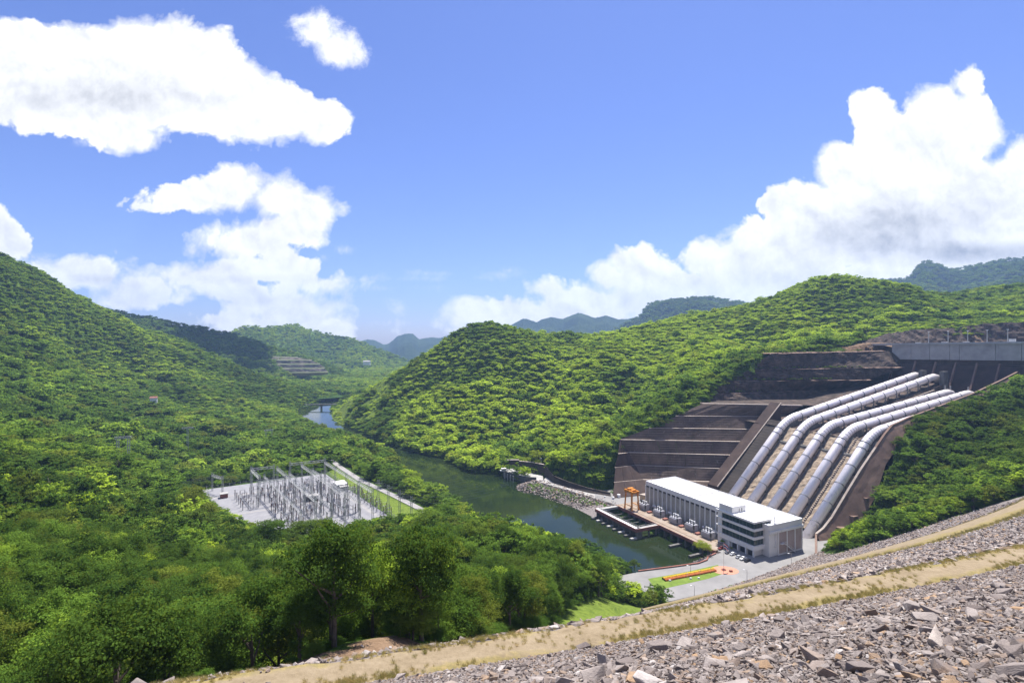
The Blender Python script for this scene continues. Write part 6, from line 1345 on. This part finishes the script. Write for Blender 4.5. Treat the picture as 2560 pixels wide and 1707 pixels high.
# lattice poles and wires beside the road
pl_ = [(901, 1190, 1230), (922, 1204, 1245), (946, 1199, 1259), (971, 1212, 1277), (999, 1225, 1287), (1028.5, 1240, 1298)]
nn_ = ['first', 'second', 'third', 'fourth', 'fifth', 'last']; tops = []
for k, (u, vt, vb) in enumerate(pl_):
    p = Vector(at(u, vb, 4.8)); h_ = (vb - vt) / F * p.y; o = empty('lattice_pole', p, .3, '%s lattice pole from the far end beside the riverside road' % nn_[k], 'pole', 'lattice poles beside the road')
    q = MB(); lattice(q, (0, 0, -.1), (0, 0, h_), 1.1, 1.6, .2, .1); q.build('mast', M['steel'], o); q = MB()
    for z in (.72, .86): q.bar((-2.4, 0, h_ * z), (2.4, 0, h_ * z), .2)
    q.build('cross_arm', M['steel'], o); tops.append(p + Vector((0, 0, h_)))
lw = empty('power_lines', (0, 0, 0), 0, 'thin power lines strung along the lattice poles', 'wires'); q = MB()
for a, b in zip(tops[:-1], tops[1:]):
    for s in (-2, 0, 2):
        for z in (-1, -4): wire(q, a + Vector((s, 0, z)), b + Vector((s, 0, z)), .6, .06, 5)
for a in tops[2:]:
    for z in (-1, -3, -5): wire(q, a + Vector((0, 0, z)), a + Vector((55, 30, z - 2)), 2., .05, 5)
q.build('wire', M['steeld'], lw)
rl = [(935, 1188, 'street lamp on the grass near the far road end'), (1110, 1286, 'street lamp at the near end of the riverside road')]
for u, v, lb in rl:
    o = empty('street_lamp', at(u, v, 5), 0, lb, 'street lamp'); MB().tube([(0, 0, -.1), (0, 0, 8)], [.14, .08], 6).build('pole', M['steel'], o); MB().bar((0, 0, 8), (1.8, 0, 8.3), .14).build('arm', M['steel'], o)

# ------------------------------------------------------------------ small things far off in the valley
for k, (u, v, y, h_, lb) in enumerate([(308, 1112, 355, 15, 'grey steel pylon among the trees left of the switchyard'), (469, 1082, 520, 19, 'slender steel pylon in the forest above the switchyard corner'), (672, 1086, 600, 15, 'steel line gantry in the forest below the far river bend')]):
    p = atY(u, v, y); gz = float(samp(np.array([p[0]]), np.array([p[1]]))[0]); o = empty('pylon', (p[0], p[1], gz), .5, lb, 'pylon'); zt_ = p[2] + 6 - gz
    q = MB()
    for a in (-3, 3) if k != 1 else (0,): lattice(q, (a, 0, -.2), (a, 0, zt_), 1.3, 2.5, .28, .16)
    q.build('mast', M['steel'], o); q = MB(); lattice(q, (-5, 0, zt_ - 1), (5, 0, zt_ - 1), 1.1, 2, .24, .14); q.build('cross_arm', M['steel'], o)
p = atY(384, 993, 700); gz = float(samp(np.array([p[0]]), np.array([p[1]]))[0]); ho = empty('house', (p[0], p[1], max(gz, p[2] - 3.5)), .5, 'small white walled house with a red roof in the forest', 'house')
MB().box(-4, 4, -3, 3, -4, 3.).build('wall', M['white'], ho); MB().hexa([(-4.6, -3.6, 3), (4.6, -3.6, 3), (4.6, 3.6, 3), (-4.6, 3.6, 3), (-4, -.3, 4.8), (4, -.3, 4.8), (4, .3, 4.8), (-4, .3, 4.8)]).build('roof', M['red'], ho)
br = empty('bridge', (0, 0, 0), 0, 'low beam bridge on one pier across the far river bend', 'bridge'); a, b = Vector(atY(762, 1011.5, 1000)), Vector(atY(842, 1010.5, 1000))
MB().bar(a, b, 3.6, .9).build('deck', M['concd'], br)
for z in (1.5,): MB().bar(a + Vector((0, -2.4, z)), b + Vector((0, -2.4, z)), .3).build('railing', M['conc'], br)
c = a.lerp(b, .52); MB().tube([(c.x, c.y, -9), (c.x, c.y, c.z)], 1.9, 10).build('pier', M['concd'], br)
wh = atY(917, 905, 1900); vh = empty('house', (wh[0], wh[1], wh[2] - 5), 0, 'tiny white house at the foot of the far sunlit hill', 'house'); MB().box(-12, 12, -6, 6, -6, 7).build('wall', M['white'], vh); MB().hexa([(-13, -7, 7), (13, -7, 7), (13, 7, 7), (-13, 7, 7), (-12, -.3, 11), (12, -.3, 11), (12, .3, 11), (-12, .3, 11)]).build('roof', M['conc'], vh)
# stepped quarry on the flank of the dark ridge
qr = empty('quarry', (0, 0, 0), 0, 'grey brown stepped quarry face on the flank of the far left ridge', 'quarry')
QL = [[(690, 946), (815, 936)], [(684, 930), (820, 928)], [(660, 920), (812, 918)], [(640, 909), (800, 908)], [(640, 898), (780, 899)], [(655, 890), (745, 891)]]
qm = mat('quarry_rock', [(.25, (.07, .06, .05)), (.5, (.15, .125, .11)), (.8, (.25, .215, .19))], .08, .95, bump=2, bscale=.12); qb = mat('quarry_bench', [(.3, (.06, .09, .025)), (.55, (.11, .115, .06)), (.8, (.19, .16, .125))], .06, .95)
yq = [1470, 1478, 1500, 1522, 1545, 1570]
for k in range(5):
    a, b = [Vector(atY(u, v, yq[k])) for u, v in QL[k]]; c, d = [Vector(atY(u, v + 3.2, yq[k + 1] - 17)) for u, v in QL[k + 1]]
    e, f_ = [Vector(atY(u, v, yq[k + 1])) for u, v in QL[k + 1]]
    grid_surface('quarry_face', a, b, d, c, 40, 3, qm if k else M['dirt'], qr, 4 if k else 1, 25, 70 + k); grid_surface('quarry_bench', c, d, f_, e, 40, 2, qb, qr, 1.5, 20, 80 + k)

# the cumulus whose shadow lies on the dark ridge
r = np.random.default_rng(12); bm = bmesh.new()
for k in range(46):
    c0 = Vector((r.normal(0, 170), r.normal(0, 50), abs(r.normal(0, 40)))); rad_ = r.uniform(50, 95) * (1 - .0012 * abs(c0.x)); rad_ = max(rad_, 30)
    bmesh.ops.create_icosphere(bm, subdivisions=3, radius=rad_, matrix=Matrix.Translation(c0))
for v in bm.verts: v.co.z = max(v.co.z, -25 + 6 * math.sin(v.co.x * .03)); v.co += v.co.normalized() * 9 * math.sin(v.co.x * .09) * math.sin(v.co.y * .08 + v.co.z * .1)
me = bpy.data.meshes.new('cloud'); bm.to_mesh(me); bm.free(); me.materials.append(mat('cloud_white', [(.3, (.86,) * 3), (.7, (.9,) * 3)], .01, 1., spec=0)); cl_ = link(bpy.data.objects.new('cloud', me))
tgt = Vector((-930, 1600, 150)); cl_.location = tgt + Vector((.17, .40, 1)) * 2150; cl_.rotation_euler = (0, 0, -.35); tag(cl_, 'white cumulus cloud high above the left ridge', 'cloud')

n = len(PLANTS); r = np.random.default_rng(3); hh_ = r.uniform(.8, 2.6, n)
scatter('undergrowth', PLANTS, np.stack([0 * hh_, 0 * hh_, r.uniform(0, 6.28, n)], 1), np.stack([hh_ * 1.6, hh_ * 1.6, hh_], 1), r.choice([4, 0], n), np.clip(r.normal(.45, .2, n), 0, 1), PROTO[1], 'shrubs growing on the rock benches')
